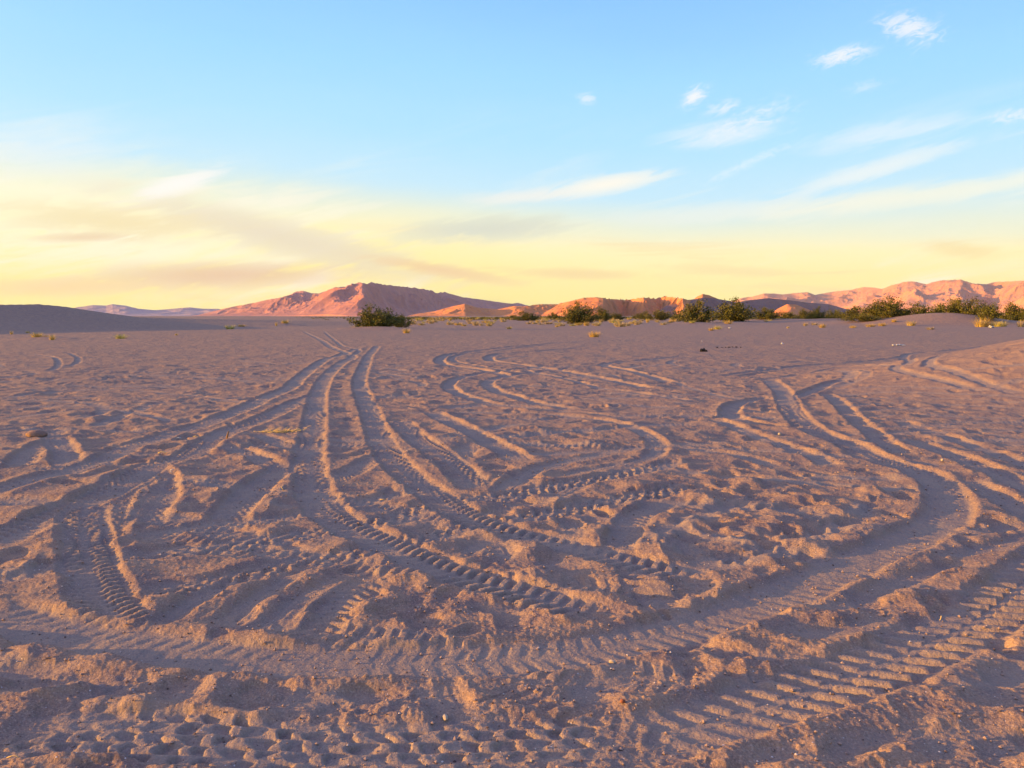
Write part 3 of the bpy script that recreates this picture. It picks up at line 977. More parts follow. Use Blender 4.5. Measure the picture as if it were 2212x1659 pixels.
HZ = 682.5
make_range("far_left_mountains", "low pale lavender mountains beyond the dune on the left",
           [(120, 676), (165, 664), (200, 659), (228, 660), (243, 657), (270, 660), (300, 667), (335, 670), (360, 668), (395, 665), (410, 664), (440, 667), (470, 667), (520, 676), (600, 684)],
           [(120, 20000), (600, 20000)], 4000, 3000, 1500, .9, 3, ROCK_PALE, nth=400, nr=100)
make_range("mountain", "large pink and violet mountain left of the middle, its left flank in the sun",
           [(380, 687), (430, 680), (470, 670), (500, 663), (545, 655), (580, 647), (605, 643), (625, 637), (640, 630), (655, 628), (672, 633), (688, 634), (705, 628), (722, 621), (745, 619), (765, 612), (778, 610), (790, 613), (805, 610), (830, 615), (870, 619), (905, 623), (935, 628), (942, 633), (960, 631), (1000, 642), (1040, 647), (1080, 653), (1105, 656), (1118, 654), (1140, 660), (1180, 668), (1260, 687)],
           [(380, 17000), (560, 13500), (655, 12300), (700, 12000), (785, 10500), (860, 13500), (960, 17000), (1140, 20500), (1260, 22000)],
           2600, 3000, 1000, 1.0, 13, ROCK_MAIN, nth=900, nr=260, power=1.35, spurs=[(730, -.45, 260, .30), (690, -.6, 220, .22), (620, -.5, 260, .2)])
make_range("red_foothills", "low orange sunlit foothills right of the large mountain",
           [(860, 688), (900, 678), (940, 672), (980, 661), (1005, 656), (1030, 664), (1075, 668), (1110, 661), (1130, 662), (1165, 657), (1210, 657), (1230, 668), (1260, 678), (1300, 687)],
           [(860, 8200), (1005, 7000), (1060, 7800), (1130, 6900), (1180, 7400), (1300, 7800)], 1500, 800, 420, 1.1, 23, ROCK_RED, nth=500, nr=150, power=1.6)
make_range("red_mesa_hills", "orange mesa-like hills with violet shaded hollows in the middle distance",
           [(1150, 688), (1190, 668), (1210, 655), (1235, 650), (1262, 643), (1290, 642), (1320, 646), (1360, 647), (1385, 643), (1400, 643), (1415, 645), (1435, 640), (1470, 644), (1500, 650), (1540, 664), (1580, 686)],
           [(1150, 6800), (1250, 5300), (1305, 5100), (1350, 7600), (1390, 6300), (1430, 7400), (1475, 5300), (1520, 6800), (1580, 7200)], 1300, 900, 420, 1.3, 33, ROCK_RED, nth=600, nr=170, power=1.2)
make_range("dark_ridge", "long dark violet ridge with a small sunlit cone on top, right of the middle",
           [(1400, 688), (1440, 660), (1475, 650), (1500, 646), (1518, 643), (1540, 644), (1570, 649), (1590, 653), (1620, 648), (1660, 644), (1700, 648), (1750, 654), (1790, 657), (1815, 664), (1860, 676), (1900, 688)],
           [(1400, 5600), (1518, 6100), (1560, 7200), (1700, 9200), (1815, 11500), (1900, 12000)], 1300, 900, 700, .55, 43, ROCK_SHADED, nth=600, nr=130, power=1.0)
make_range("orange_cone", "small orange cone standing behind the dark ridge, its left side in the sun",
           [(1470, 684), (1492, 652), (1505, 641), (1518, 635), (1533, 638), (1552, 646), (1600, 684)], [(1470, 7800), (1518, 7200), (1600, 8600)], 500, 400, 500, .4, 57, ROCK_RED, nth=160, nr=70, power=1.0)
make_range("orange_knoll", "small orange knoll in front of the dark ridge",
           [(1650, 688), (1680, 667), (1700, 657), (1720, 658), (1745, 668), (1800, 686)], [(1650, 4700), (1705, 4400), (1800, 4800)], 500, 350, 260, .7, 53, ROCK_RED, nth=160, nr=70, power=1.0)
make_range("far_right_mountains", "pale orange mountain range with lavender shadows at the right",
           [(1480, 684), (1560, 655), (1580, 650), (1605, 643), (1625, 641), (1650, 634), (1670, 634), (1690, 636), (1720, 633), (1745, 631), (1760, 637), (1800, 630), (1840, 626), (1865, 620), (1885, 621), (1905, 624), (1930, 615), (1960, 608), (1975, 608), (2000, 614), (2030, 606), (2075, 604), (2100, 612), (2130, 614), (2150, 609), (2180, 608), (2212, 606), (2300, 596), (2420, 610)],
           [(1480, 22000), (1650, 19000), (1800, 19500), (1960, 16500), (2075, 15500), (2150, 16500), (2212, 14500), (2420, 13000)], 4500, 3000, 1200, .75, 63, ROCK_FAR, nth=900, nr=240, power=1.35)
make_range("red_apron", "low orange slope below the far right mountains",
           [(1780, 688), (1850, 672), (1900, 667), (1950, 672), (2050, 676), (2150, 676), (2212, 674), (2320, 672), (2450, 688)], [(1780, 7000), (2450, 5200)], 1400, 900, 900, .5, 73, ROCK_RED, nth=300, nr=80, power=1.0)


# ------------------------------------------------------------------ plants
def leaf_mat(name, c1, c2, c3, trans=0.0):
    m, q, b = mat_new(name)
    ri = q.n('ShaderNodeNewGeometry').outputs['Random Per Island']
    c = q.mix(ri, c1, c2)
    oi = q.n('ShaderNodeObjectInfo').outputs['Random']
    c = q.mix(q.m('MULTIPLY', oi, 0.5), c, c3)
    q.put(b.inputs['Base Color'], c)
    b.inputs['Roughness'].default_value = 0.7
    return m


LEAF = leaf_mat("creosote_leaf", (0.055, 0.062, 0.010), (0.15, 0.135, 0.022), (0.11, 0.09, 0.018))
TWIG = leaf_mat("grey_twig", (0.13, 0.09, 0.06), (0.20, 0.14, 0.09), (0.15, 0.10, 0.07))
GRASS = leaf_mat("dry_grass", (0.46, 0.33, 0.075), (0.60, 0.44, 0.13), (0.48, 0.27, 0.06))
PALE = leaf_mat("pale_dry_grass", (0.38, 0.29, 0.13), (0.48, 0.37, 0.18), (0.38, 0.26, 0.12))
GREENG = leaf_mat("olive_grass", (0.36, 0.33, 0.07), (0.52, 0.46, 0.12), (0.42, 0.32, 0.08))


def tube(P, r0, r1, V, F, sides=4):
    P = np.asarray(P, float)
    n = len(P)
    base = len(V)
    for i in range(n):
        t = P[min(i + 1, n - 1)] - P[max(i - 1, 0)]
        t = t / (np.linalg.norm(t) + 1e-9)
        a = np.cross(t, [0.3, 0.9, 0.1])
        a /= np.linalg.norm(a) + 1e-9
        c = np.cross(t, a)
        r = r0 + (r1 - r0) * i / (n - 1)
        for k in range(sides):
            w = 2 * math.pi * k / sides
            V.append(tuple(P[i] + r * (math.cos(w) * a + math.sin(w) * c)))
    for i in range(n - 1):
        for k in range(sides):
            F.append((base + i * sides + k, base + i * sides + (k + 1) % sides, base + (i + 1) * sides + (k + 1) % sides, base + (i + 1) * sides + k))


def mesh_py(name, V, F, smooth=False):
    me = bpy.data.meshes.new(name)
    me.from_pydata([tuple(map(float, v)) for v in V], [], F)
    if smooth:
        me.polygons.foreach_set('use_smooth', np.ones(len(me.polygons), dtype=bool))
    me.update()
    return me


def bush_meshes(seed, n_stem=34, leaves=3600, wide=1.25, ragged=0.5):
    """a creosote bush about 1 m tall and 2 * wide across: stems fanning out of the sand, leaf sprays along them"""
    R_ = random.Random(seed)
    V, F = [], []
    tips = []
    for i in range(n_stem):
        a = R_.uniform(0, 2 * math.pi)
        lean = R_.uniform(0.05, 1.0) ** 0.8
        hgt = (1.0 - 0.62 * lean ** 2) * R_.uniform(0.62, 1.0)
        if R_.random() < ragged * 0.25:
            hgt *= 1.22
        out = wide * lean * R_.uniform(0.75, 1.0)
        P = []
        x0, y0 = R_.gauss(0, .12 * wide), R_.gauss(0, .12 * wide)
        wob = R_.uniform(-.3, .3)
        for k in range(7):
            t = k / 6
            aa = a + wob * t
            rr_ = out * (t ** 0.85)
            P.append((x0 + rr_ * math.cos(aa) + R_.gauss(0, .012), y0 + rr_ * math.sin(aa) + R_.gauss(0, .012), hgt * (t ** (0.8 + .5 * lean)) - 0.04 * (1 - t)))
        tube(P, .012, .004, V, F, 3)
        P = np.array(P)
        tips.append(P)
        for sidek in range(5):
            k = R_.randint(2, 5)
            d = P[k] - P[k - 1]
            d = d / np.linalg.norm(d)
            d = d + np.array([R_.gauss(0, .6), R_.gauss(0, .6), R_.gauss(.15, .4)])
            d /= np.linalg.norm(d)
            ln = R_.uniform(.12, .3)
            B_ = [P[k] + d * ln * u + np.array([0, 0, .05 * u * u]) for u in (0, .5, 1)]
            tube(B_, .005, .003, V, F, 3)
            tips.append(np.array(B_))
    sprays = []
    for P in tips:
        n = 3 if len(P) == 3 else 7
        for _ in range(n):
            t = R_.uniform(.1 if len(P) == 3 else .22, 1) ** .85
            f = t * (len(P) - 1)
            i = min(int(f), len(P) - 2)
            sprays.append(P[i] + (P[i + 1] - P[i]) * (f - i))
    LV, LF = [], []
    per = max(1, leaves // len(sprays))
    for c_ in sprays:
        sz = R_.uniform(.045, .10)
        for _ in range(per):
            p = np.array(c_) + np.array([R_.gauss(0, sz), R_.gauss(0, sz), R_.gauss(0, sz * .8)])
            if p[2] < 0.01:
                p[2] = abs(p[2]) + .01
            u = np.array([R_.gauss(0, 1), R_.gauss(0, 1), R_.gauss(.3, 1)])
            u /= np.linalg.norm(u)
            v = np.cross(u, [R_.gauss(0, 1), R_.gauss(0, 1), R_.gauss(0, 1)])
            v /= np.linalg.norm(v) + 1e-6
            l, w = R_.uniform(.024, .050), R_.uniform(.014, .028)
            b0 = len(LV)
            LV += [tuple(p - u * l), tuple(p + v * w), tuple(p + u * l), tuple(p - v * w)]
            LF.append((b0, b0 + 1, b0 + 2, b0 + 3))
    return mesh_py("stem", V, F), mesh_py("foliage", LV, LF)


BUSH = [bush_meshes(101, 50, 6800, 1.2, .5), bush_meshes(102, 38, 4800, 1.0, .9), bush_meshes(103, 46, 5600, 1.5, 1.0), bush_meshes(104, 30, 3300, .9, 1.3)]
for st, fo in BUSH:
    st.materials.append(TWIG)
    fo.materials.append(LEAF)
BW = [1.2, 1.0, 1.5, .9]


def bush(dx, dyb, wpx, hpx, label, var=0, rot=0.0, dep=1.0, group="dark creosote bushes on the desert plain"):
    """width and height in the 2212-wide copy; they set the real size at the bush's distance"""
    a = azel(dx, 690)[0]
    r = BD[dx] if dx in BD else math.hypot(*gp(dx, dyb))
    x, y = r * math.sin(a), r * math.cos(a)
    z = ground_z(x, y)
    wm = wpx * 1024 / 2212 / FPX * r
    hm = CAM_H + math.tan(azel(dx, dyb - hpx)[1]) * r - z
    hm = max(hm, 0.9)
    e = bpy.data.objects.new("creosote_bush", None)
    COL.objects.link(e)
    e.location = (x, y, z - 0.04)
    e.rotation_euler = (0, 0, rot)
    k = wm / (2 * BW[var] * 0.80)
    e.scale = (k, k * dep, hm / 1.0)
    e["label"] = label
    e["category"] = "bush"
    e["group"] = group
    st, fo = BUSH[var]
    for nm, m_ in (("stem", st), ("foliage", fo)):
        c = bpy.data.objects.new(nm, m_)
        COL.objects.link(c)
        c.parent = e
    return e


BD = {1108: 330, 1197: 370, 1299: 250, 1333: 330, 1420: 300, 1385: 370, 1658: 225, 1702: 245, 1735: 255, 1765: 215, 1800: 235, 1842: 188, 1860: 160, 1917: 166, 1950: 178,
      1992: 180, 2030: 176, 2082: 168, 2135: 160, 2186: 200, 2235: 200}
BL = [
    (808, 711, 100, 42, "large dark green bush standing alone in front of the right foot of the large mountain", 0, .3),
    (866, 708, 44, 28, "smaller bush close against the right side of the large lone bush", 3, 1.1),
    (1137, 693, 54, 18, "low wide bush between the lone bush pair and the dark rounded bush", 1, 2.0),
    (1108, 690, 22, 10, "tiny bush just left of the low wide bush below the foothills", 3, .2),
    (1197, 688, 30, 11, "small bush directly left of the dark rounded bush below the mesa", 1, .9),
    (1250, 700, 80, 38, "dark rounded bush in front of the sunlit bulge of the mesa hills", 0, 1.9),
    (1299, 690, 38, 23, "bush touching the right side of the dark rounded bush below the mesa", 1, 2.7),
    (1333, 688, 36, 12, "low bush between the mesa bush and the long flat bush", 3, 3.0),
    (1420, 690, 66, 20, "long flat bush below the shaded hollow of the mesa hills", 2, .4),
    (1385, 687, 40, 11, "small far bush at the left end of the long flat bush", 1, 5.0),
    (1500, 700, 86, 44, "bush with ragged top, left one of the two in front of the dark ridge's cone", 1, 4.0),
    (1585, 697, 94, 42, "broad dense bush, right one of the two in front of the dark ridge's cone", 0, 5.1),
    (1463, 695, 24, 18, "small pale-tipped bush at the left foot of the ragged-topped bush", 3, 2.2),
    (1658, 689, 56, 25, "bush just left of the small orange knoll", 1, .8),
    (1702, 686, 44, 16, "low bush in front of the small orange knoll", 3, 1.7),
    (1735, 684, 44, 15, "low bush at the right foot of the small orange knoll", 1, 2.9),
    (1765, 683, 40, 18, "small round bush on the sand mound right of the orange knoll", 0, 4.1),
    (1800, 681, 44, 15, "flat bush behind the pale sand mound", 2, 1.0),
    (1842, 687, 62, 25, "sloping bush at the left side of the tall ragged bush", 1, 3.3),
    (1860, 692, 80, 16, "low greenish bush spreading in front of the tall ragged bush", 2, .1),
    (1917, 692, 96, 48, "tall ragged bush with bare twigs on top, on the sand mound", 0, 2.4),
    (1950, 682, 50, 22, "bush at the right shoulder of the tall ragged bush", 3, 2.0),
    (1992, 680, 64, 25, "brownish bush behind the smooth sand hump", 1, 1.3),
    (2030, 679, 50, 25, "narrow bush between the brownish bush and the largest right-hand bush", 3, .6),
    (2082, 683, 100, 44, "largest wide bush with a ragged crown at the right end of the hump", 2, 3.9),
    (2135, 684, 44, 32, "upright thin bush at the right edge of the largest wide bush", 3, 5.5),
    (2186, 677, 66, 22, "bush near the right edge of the picture", 1, 2.6),
    (2235, 677, 60, 22, "bush cut by the right edge of the picture", 0, 1.6),
]
for (dx, dyb, w_, h_, lab, var, rot) in BL:
    bush(dx, dyb, w_ * (1.08 if dx < 1300 else .98), h_ * (1.12 if dx < 1600 else .96), lab, var, rot)

# the far scrub along the foot of the hills: nobody could count it
R_ = random.Random(77)
SV, SF = [], []
for i in range(5200):
    dx = R_.uniform(640, 2400)
    y = R_.uniform(330, 900)
    x = (dx - 1106) / 1106 * 0.6214 * y
    if dx < 880 and R_.random() < .75:
        continue
    if fbm(np.array([x / 60.0]), np.array([y / 60.0]), 2, 5)[0] < -0.12:
        continue
    z = ground_z_fast(x, y)
    hh = R_.uniform(.5, 1.5) * (1 + .3 * math.sin(x / 23))
    ww = R_.uniform(.8, 2.2)
    for k in range(16):
        a = R_.uniform(0, 2 * math.pi)
        q_ = R_.random() ** .6
        p = np.array([x + ww * q_ * math.cos(a), y + ww * q_ * math.sin(a), z + R_.uniform(.1, 1) * hh * (1 - .5 * q_ * q_)])
        l = R_.uniform(.12, .34)
        u = np.array([R_.gauss(0, 1), R_.gauss(0, 1), R_.gauss(0, 1)])
        u /= np.linalg.norm(u)
        v = np.cross(u, [.3, R_.gauss(0, 1), .8])
        v /= np.linalg.norm(v) + 1e-6
        b0 = len(SV)
        SV += [tuple(p - u * l), tuple(p + v * l * .7), tuple(p + u * l), tuple(p - v * l * .7)]
        SF.append((b0, b0 + 1, b0 + 2, b0 + 3))
sc_ = link("scrub", mesh_py("scrub", SV, SF), LEAF)
sc_["kind"] = "stuff"
sc_["label"] = "dark line of far scrub along the foot of the hills"


def grass_mesh(seed, n=90, spread=.5, curve=.5):
    R_ = random.Random(seed)
    V, F = [], []
    for i in range(n):
        a = R_.uniform(0, 2 * math.pi)
        r0_ = spread * .45 * math.sqrt(R_.random())
        bx_, by_ = r0_ * math.cos(a), r0_ * math.sin(a)
        lean = R_.uniform(.1, 1)
        h_ = R_.uniform(.55, 1.0) * (1 - .35 * lean * lean)
        w_ = R_.uniform(.010, .02)
        tx, ty = -math.sin(a) * w_, math.cos(a) * w_
        b0 = len(V)
        for k in range(4):
            t = k / 3
            o_ = spread * .75 * lean * t ** (1 + curve)
            ww = 1 - .8 * t
            cx_, cy_ = bx_ + o_ * math.cos(a), by_ + o_ * math.sin(a)
            V.append((cx_ - tx * ww, cy_ - ty * ww, h_ * (t - .12 * lean * t * t) - .03))
            V.append((cx_ + tx * ww, cy_ + ty * ww, h_ * (t - .12 * lean * t * t) - .03))
        for k in range(3):
            F.append((b0 + 2 * k, b0 + 2 * k + 1, b0 + 2 * k + 3, b0 + 2 * k + 2))
    return mesh_py("grass_tuft", V, F)


GT = []
for i, mt in enumerate([GRASS, PALE, GREENG, GRASS]):
    m_ = grass_mesh(300 + i, [260, 170, 240, 120][i], [1.2, .9, 1.3, .7][i])
    m_.materials.append(mt)
    GT.append(m_)


def tuft(dx, dyb, wpx, hpx, label, var=0, group="clumps of dry yellow grass on the sand", pos_=None):
    x, y = pos_ if pos_ else gp(dx, dyb)
    r = math.hypot(x, y)
    k = 1024 / 2212 / FPX * r
    o = bpy.data.objects.new("grass_tuft", GT[var])
    COL.objects.link(o)
    o.location = (x, y, ground_z(x, y))
    sw = wpx * k / ([1.2, .9, 1.3, .7][var] * 1.45)
    o.scale = (sw, sw, hpx * k)
    o.rotation_euler = (0, 0, (dx * 1.7) % 6.28)
    o["label"] = label
    o["category"] = "grass tuft"
    o["group"] = group
    return o


TL = [
    (80, 732, 26, 12, "yellow grass clump, left one of the pair on the small mound at the far left", 0),
    (98, 731, 16, 7, "low yellow grass between the two clumps on the far left mound", 0),
    (113, 734, 14, 14, "upright yellow grass clump, right one of the pair on the far left mound", 3),
    (60, 719, 10, 5, "tiny orange grass clump behind the far left mound", 3),
    (25, 722, 7, 9, "dead dark stalks near the left edge below the dune", 3),
    (261, 731, 29, 12, "round deep yellow grass cushion alone on the shaded flat", 2),
    (381, 725, 7, 5, "tiny yellow tuft between the round cushion and the dune foot", 0),
    (497, 711, 26, 11, "yellow grass clump on a low mound at the foot of the dune", 2),
    (522, 709, 22, 6, "flat yellow grass beside the clump on the low mound", 0),
    (597, 706, 7, 10, "thin orange tuft left of the arched grass clump", 3),
    (616, 705, 22, 9, "arched yellow grass clump where the dune runs out", 0),
    (878, 719, 22, 14, "bright yellow tuft at the right foot of the lone bush pair", 0),
    (772, 711, 36, 8, "dry yellow grass under the left side of the large lone bush", 1),
    (1284, 727, 32, 17, "yellow-green fan of grass standing alone below the mesa bush", 0),
    (1100, 710, 16, 8, "small round yellow tuft alone in the middle of the plain", 0),
    (1040, 703, 16, 7, "small yellow tuft beside a paler one right of the lone bushes", 1),
    (1054, 703, 14, 7, "yellow-orange tuft right of the paler twin", 0),
    (1002, 704, 18, 6, "low yellow tuft right of the lone bush pair", 0),
    (1062, 699, 22, 7, "low tuft behind the twin tufts in the middle", 1),
    (1142, 701, 16, 7, "small tuft below the low wide bush", 1),
    (1203, 706, 12, 6, "small tuft left of the mesa bush, near it", 0),
    (1181, 701, 20, 7, "tuft behind the small tuft left of the mesa bush", 1),
    (1340, 706, 36, 13, "pale yellow wide tuft right of the mesa bush", 1),
    (1376, 702, 20, 8, "small pale tuft right of the wide one", 1),
    (1250, 703, 26, 8, "yellow grass at the foot of the dark rounded mesa bush", 0),
    (1292, 702, 20, 9, "greenish tuft at the right foot of the mesa bush", 2),
    (1550, 711, 26, 10, "yellow-green tuft below the broad dense bush", 2),
    (1536, 714, 16, 7, "small yellow tuft left of the yellow-green tuft", 0),
    (1776, 709, 20, 10, "orange-brown tuft on the flat below the pale sand mound", 0),
    (1702, 710, 8, 5, "tiny orange tuft left of the orange-brown tuft", 3),
    (1842, 710, 18, 7, "small orange tuft in front of the low greenish bush", 0),
    (1880, 706, 26, 8, "yellow-orange grass strip below the tall ragged bush", 0),
    (1905, 704, 22, 8, "orange grass right of the strip below the tall ragged bush", 0),
    (1931, 703, 14, 7, "orange round tuft at the foot of the smooth sand hump", 0),
    (1968, 704, 24, 12, "yellow upright grass in front of the smooth sand hump", 3),
    (2120, 707, 34, 22, "tall yellow grass at the foot of the upright thin bush", 0),
    (2138, 707, 18, 14, "orange grass clump beside the tall yellow grass", 3),
    (2160, 706, 34, 14, "drooping olive-yellow grass right of the orange clump", 2),
    (2205, 707, 18, 16, "pale grass tuft near the right edge", 1),
    (2010, 713, 22, 6, "low dry tuft on the flat in front of the hump", 1),
]
for (dx, dyb, w_, h_, lab, var) in TL:
    tuft(dx, dyb, w_, h_, lab, var)
# many small tufts on the plain beyond
R_ = random.Random(9)
n = 0
while n < 170:
    dx = R_.uniform(885, 1760)
    dyb = 689.2 + 15 * R_.random() ** 1.9
    if dx > 1480 and R_.random() < .65:
        continue
    s_ = (dyb - 682.5) / 14
    tuft(dx, dyb, R_.uniform(10, 24) * (s_ * .5 + .4), R_.uniform(5, 11) * (s_ * .5 + .4),
         "one of the many small pale grass tufts on the far plain between the bushes", R_.choice([0, 1, 1, 1, 2]), "small pale grass tufts on the far plain")
    n += 1

# ------------------------------------------------------------------ stones, sticks, litter
def simple_mat(name, c1, c2, scale=40, rough=.85):
    m, q, b = mat_new(name)
    tco = q.n('ShaderNodeTexCoord').outputs['Object']
    f = q.noise(tco, scale, 5, .65)
    q.put(b.inputs['Base Color'], q.mix(q.smooth(f, .35, .65), c1, c2))
    b.inputs['Roughness'].default_value = rough
    bp = q.n('ShaderNodeBump')
    bp.inputs['Strength'].default_value = .5
    bp.inputs['Distance'].default_value = .004
    q.put(bp.inputs['Height'], f)
    q.nt.links.new(bp.outputs[0], b.inputs['Normal'])
    return m


def stone_mesh(seed, sx, sy, sz, sub=3, rough=.22, flat=0.0):
    import bmesh
    bm = bmesh.new()
    bmesh.ops.create_icosphere(bm, subdivisions=sub, radius=1.0)
    co = np.array([v.co for v in bm.verts])
    n_ = fbm(co[:, 0] * 1.3 + seed, co[:, 1] * 1.3 + co[:, 2] * 1.1, 3, seed) * rough
    n2_ = ridged(co[:, 0] * 2.1 + seed, co[:, 2] * 2.1 - co[:, 1], 2, seed + 4) * rough * .5
    for v, a, b_ in zip(bm.verts, n_, n2_):
        v.co *= 1 + a + b_
        v.co.x *= sx
        v.co.y *= sy
        v.co.z *= sz
        v.co.z = max(v.co.z, -sz * .6)
    me = bpy.data.meshes.new("stone")
    bm.to_mesh(me)
    bm.free()
    me.polygons.foreach_set('use_smooth', np.ones(len(me.polygons), dtype=bool))
    return me


STONE_B = simple_mat("brown_stone", (0.30, 0.17, 0.11), (0.20, 0.12, 0.09), 22)
STONE_W = simple_mat("white_stone", (0.42, 0.33, 0.24), (0.32, 0.25, 0.18), 30)
STONE_R = simple_mat("red_stone", (0.30, 0.10, 0.05), (0.20, 0.07, 0.04), 30)
BLACK = simple_mat("black_litter", (0.008, 0.008, 0.010), (0.015, 0.013, 0.015), 30, .6)
WHITE = simple_mat("white_litter", (0.5, 0.48, 0.47), (0.42, 0.40, 0.39), 30, .6)
STRAW = simple_mat("straw", (0.62, 0.44, 0.17), (0.48, 0.31, 0.12), 60)
BARK = simple_mat("dead_wood", (0.30, 0.17, 0.08), (0.22, 0.12, 0.06), 60)


def item(name, me, mat, dx, dy, label, cat, lift=0.0, rz=0.0, tilt=0.0, group=None):
    x, y = gp(dx, dy)
    o = link(name, me, mat)
    o.location = (x, y, ground_z(x, y) + lift)
    o.rotation_euler = (0, tilt, rz)
    o["label"] = label
    o["category"] = cat
    if group:
        o["group"] = group
    return o


def px_m(dx, dy, n=1.0):
    return n * 1024 / 2212 / FPX * math.hypot(*gp(dx, dy))


k = px_m(80, 945)
item("stone", stone_mesh(3, 17 * k, 13 * k, 8 * k), STONE_B, 80, 944, "flat brown rock lying by itself at the left edge of the middle ground", "stone", .02, .3)
k = px_m(1322, 1434)
item("stone", stone_mesh(5, 8.0 * k, 5 * k, 4.5 * k), STONE_W, 1323, 1436, "pale rounded pebble beside the rim of the big sweeping rut, right of the middle", "stone", .008, -.5)
k = px_m(962, 1548)
item("stone", stone_mesh(8, 5.5 * k, 12 * k, 5 * k), STONE_W, 962, 1550, "upright pale oblong pebble near the bottom, left of the middle", "stone", .01, .25)
k = px_m(1345, 1525)
item("stone", stone_mesh(9, 6 * k, 4.5 * k, 5 * k), STONE_R, 1345, 1527, "reddish pebble above the knobby outer rut at the bottom", "stone", .008, .2)
k = px_m(1149, 1637)
item("stone", stone_mesh(11, 4 * k, 3 * k, 3.4 * k), STONE_W, 1149, 1639, "small yellowish pebble inside the outermost rut at the bottom", "stone", .004, .9)
k = px_m(2036, 998)
item("stone", stone_mesh(12, 4 * k, 3 * k, 3 * k), STONE_W, 2036, 999, "small cream pebble at the right beside the top of the sweep", "stone", .02, .9)
k = px_m(1684, 941)
item("stone", stone_mesh(13, 3.4 * k, 3 * k, 3 * k), STONE_W, 1684, 942, "small white pebble on the berm below the right loop", "stone", .03, .2)

# black clump of rubbish: crumpled sheet with three lobes, each way bent
def crumple(seed, sx, sy, sz, lobes):
    V, F = [], []
    R_ = random.Random(seed)
    for (lx, ly, ls) in lobes:
        import bmesh
        bm = bmesh.new()
        bmesh.ops.create_icosphere(bm, subdivisions=2, radius=1.0)
        co = np.array([v.co for v in bm.verts])
        n_ = ridged(co[:, 0] * 1.9 + lx * 7, co[:, 1] * 1.9 + co[:, 2] * 1.7, 3, seed)
        b0 = len(V)
        for v, a in zip(bm.verts, n_):
            f = .55 + .8 * a
            V.append((lx * sx + v.co.x * f * ls * sx * .5, ly * sy + v.co.y * f * ls * sy * .5, max(0, v.co.z * f * ls * sz * .6 + ls * sz * .4)))
        for fc in bm.faces:
            F.append(tuple(b0 + v.index for v in fc.verts))
        bm.free()
    return mesh_py("litter", V, F)


k = px_m(1519, 759)
item("litter", crumple(4, 9 * k, 9 * k, 8 * k, [(-.35, 0, .9), (.15, .1, 1.1), (.6, -.1, .7)]), BLACK, 1519, 760, "crumpled black rubbish lying on the flat sand right of the middle", "litter")
for i, (dx, dy, w_) in enumerate([(1549, 752.5, 4), (1559, 751.5, 5), (1567, 752, 3), (1574, 751, 6), (1582, 750.5, 4), (1590, 750.5, 5), (1600, 751, 2)]):
    k = px_m(dx, dy)
    item("litter", crumple(20 + i, w_ * k, 5 * k, 2.4 * k, [(0, 0, 1.0), (.4, .2, .7)]), BLACK, dx, dy, "small dark scrap in the row just right of the black rubbish", "litter", group="row of dark scraps")
k = px_m(1935, 748)
for i, (dx, w_) in enumerate([(1929, 4), (1937, 6), (1943, 6), (1951, 6)]):
    item("litter", crumple(40 + i, w_ * k, 5 * k, 3.4 * k, [(0, 0, 1.0), (.45, 0, .8)]), WHITE, dx, 747.5, "white scrap in the short white row on the right-hand flat", "litter", group="short row of white scraps")
for i, (dx, dy, w_, lab) in enumerate([(1689, 742.5, 6, "single bright white scrap between the black rubbish and the white row"),
                                       (2140, 709, 9, "white scrap below the drooping grass at the right"),
                                       (1576, 709.5, 5, "small white scrap below the broad dense bush"),
                                       (1516, 738, 3, "tiny pale scrap above the black rubbish")]):
    k = px_m(dx, dy)
    item("litter", crumple(60 + i, w_ * k, w_ * k, w_ * .55 * k, [(0, 0, 1.0), (.4, .1, .7)]), WHITE, dx, dy, lab, "litter")


def stick_mesh(pts, r0, r1):
    V, F = [], []
    tube(pts, r0, r1, V, F, 6)
    n_ = len(V)
    F.append(tuple(range(5, -1, -1)))
    F.append(tuple(range(n_ - 6, n_)))
    return mesh_py("stick", V, F, True)


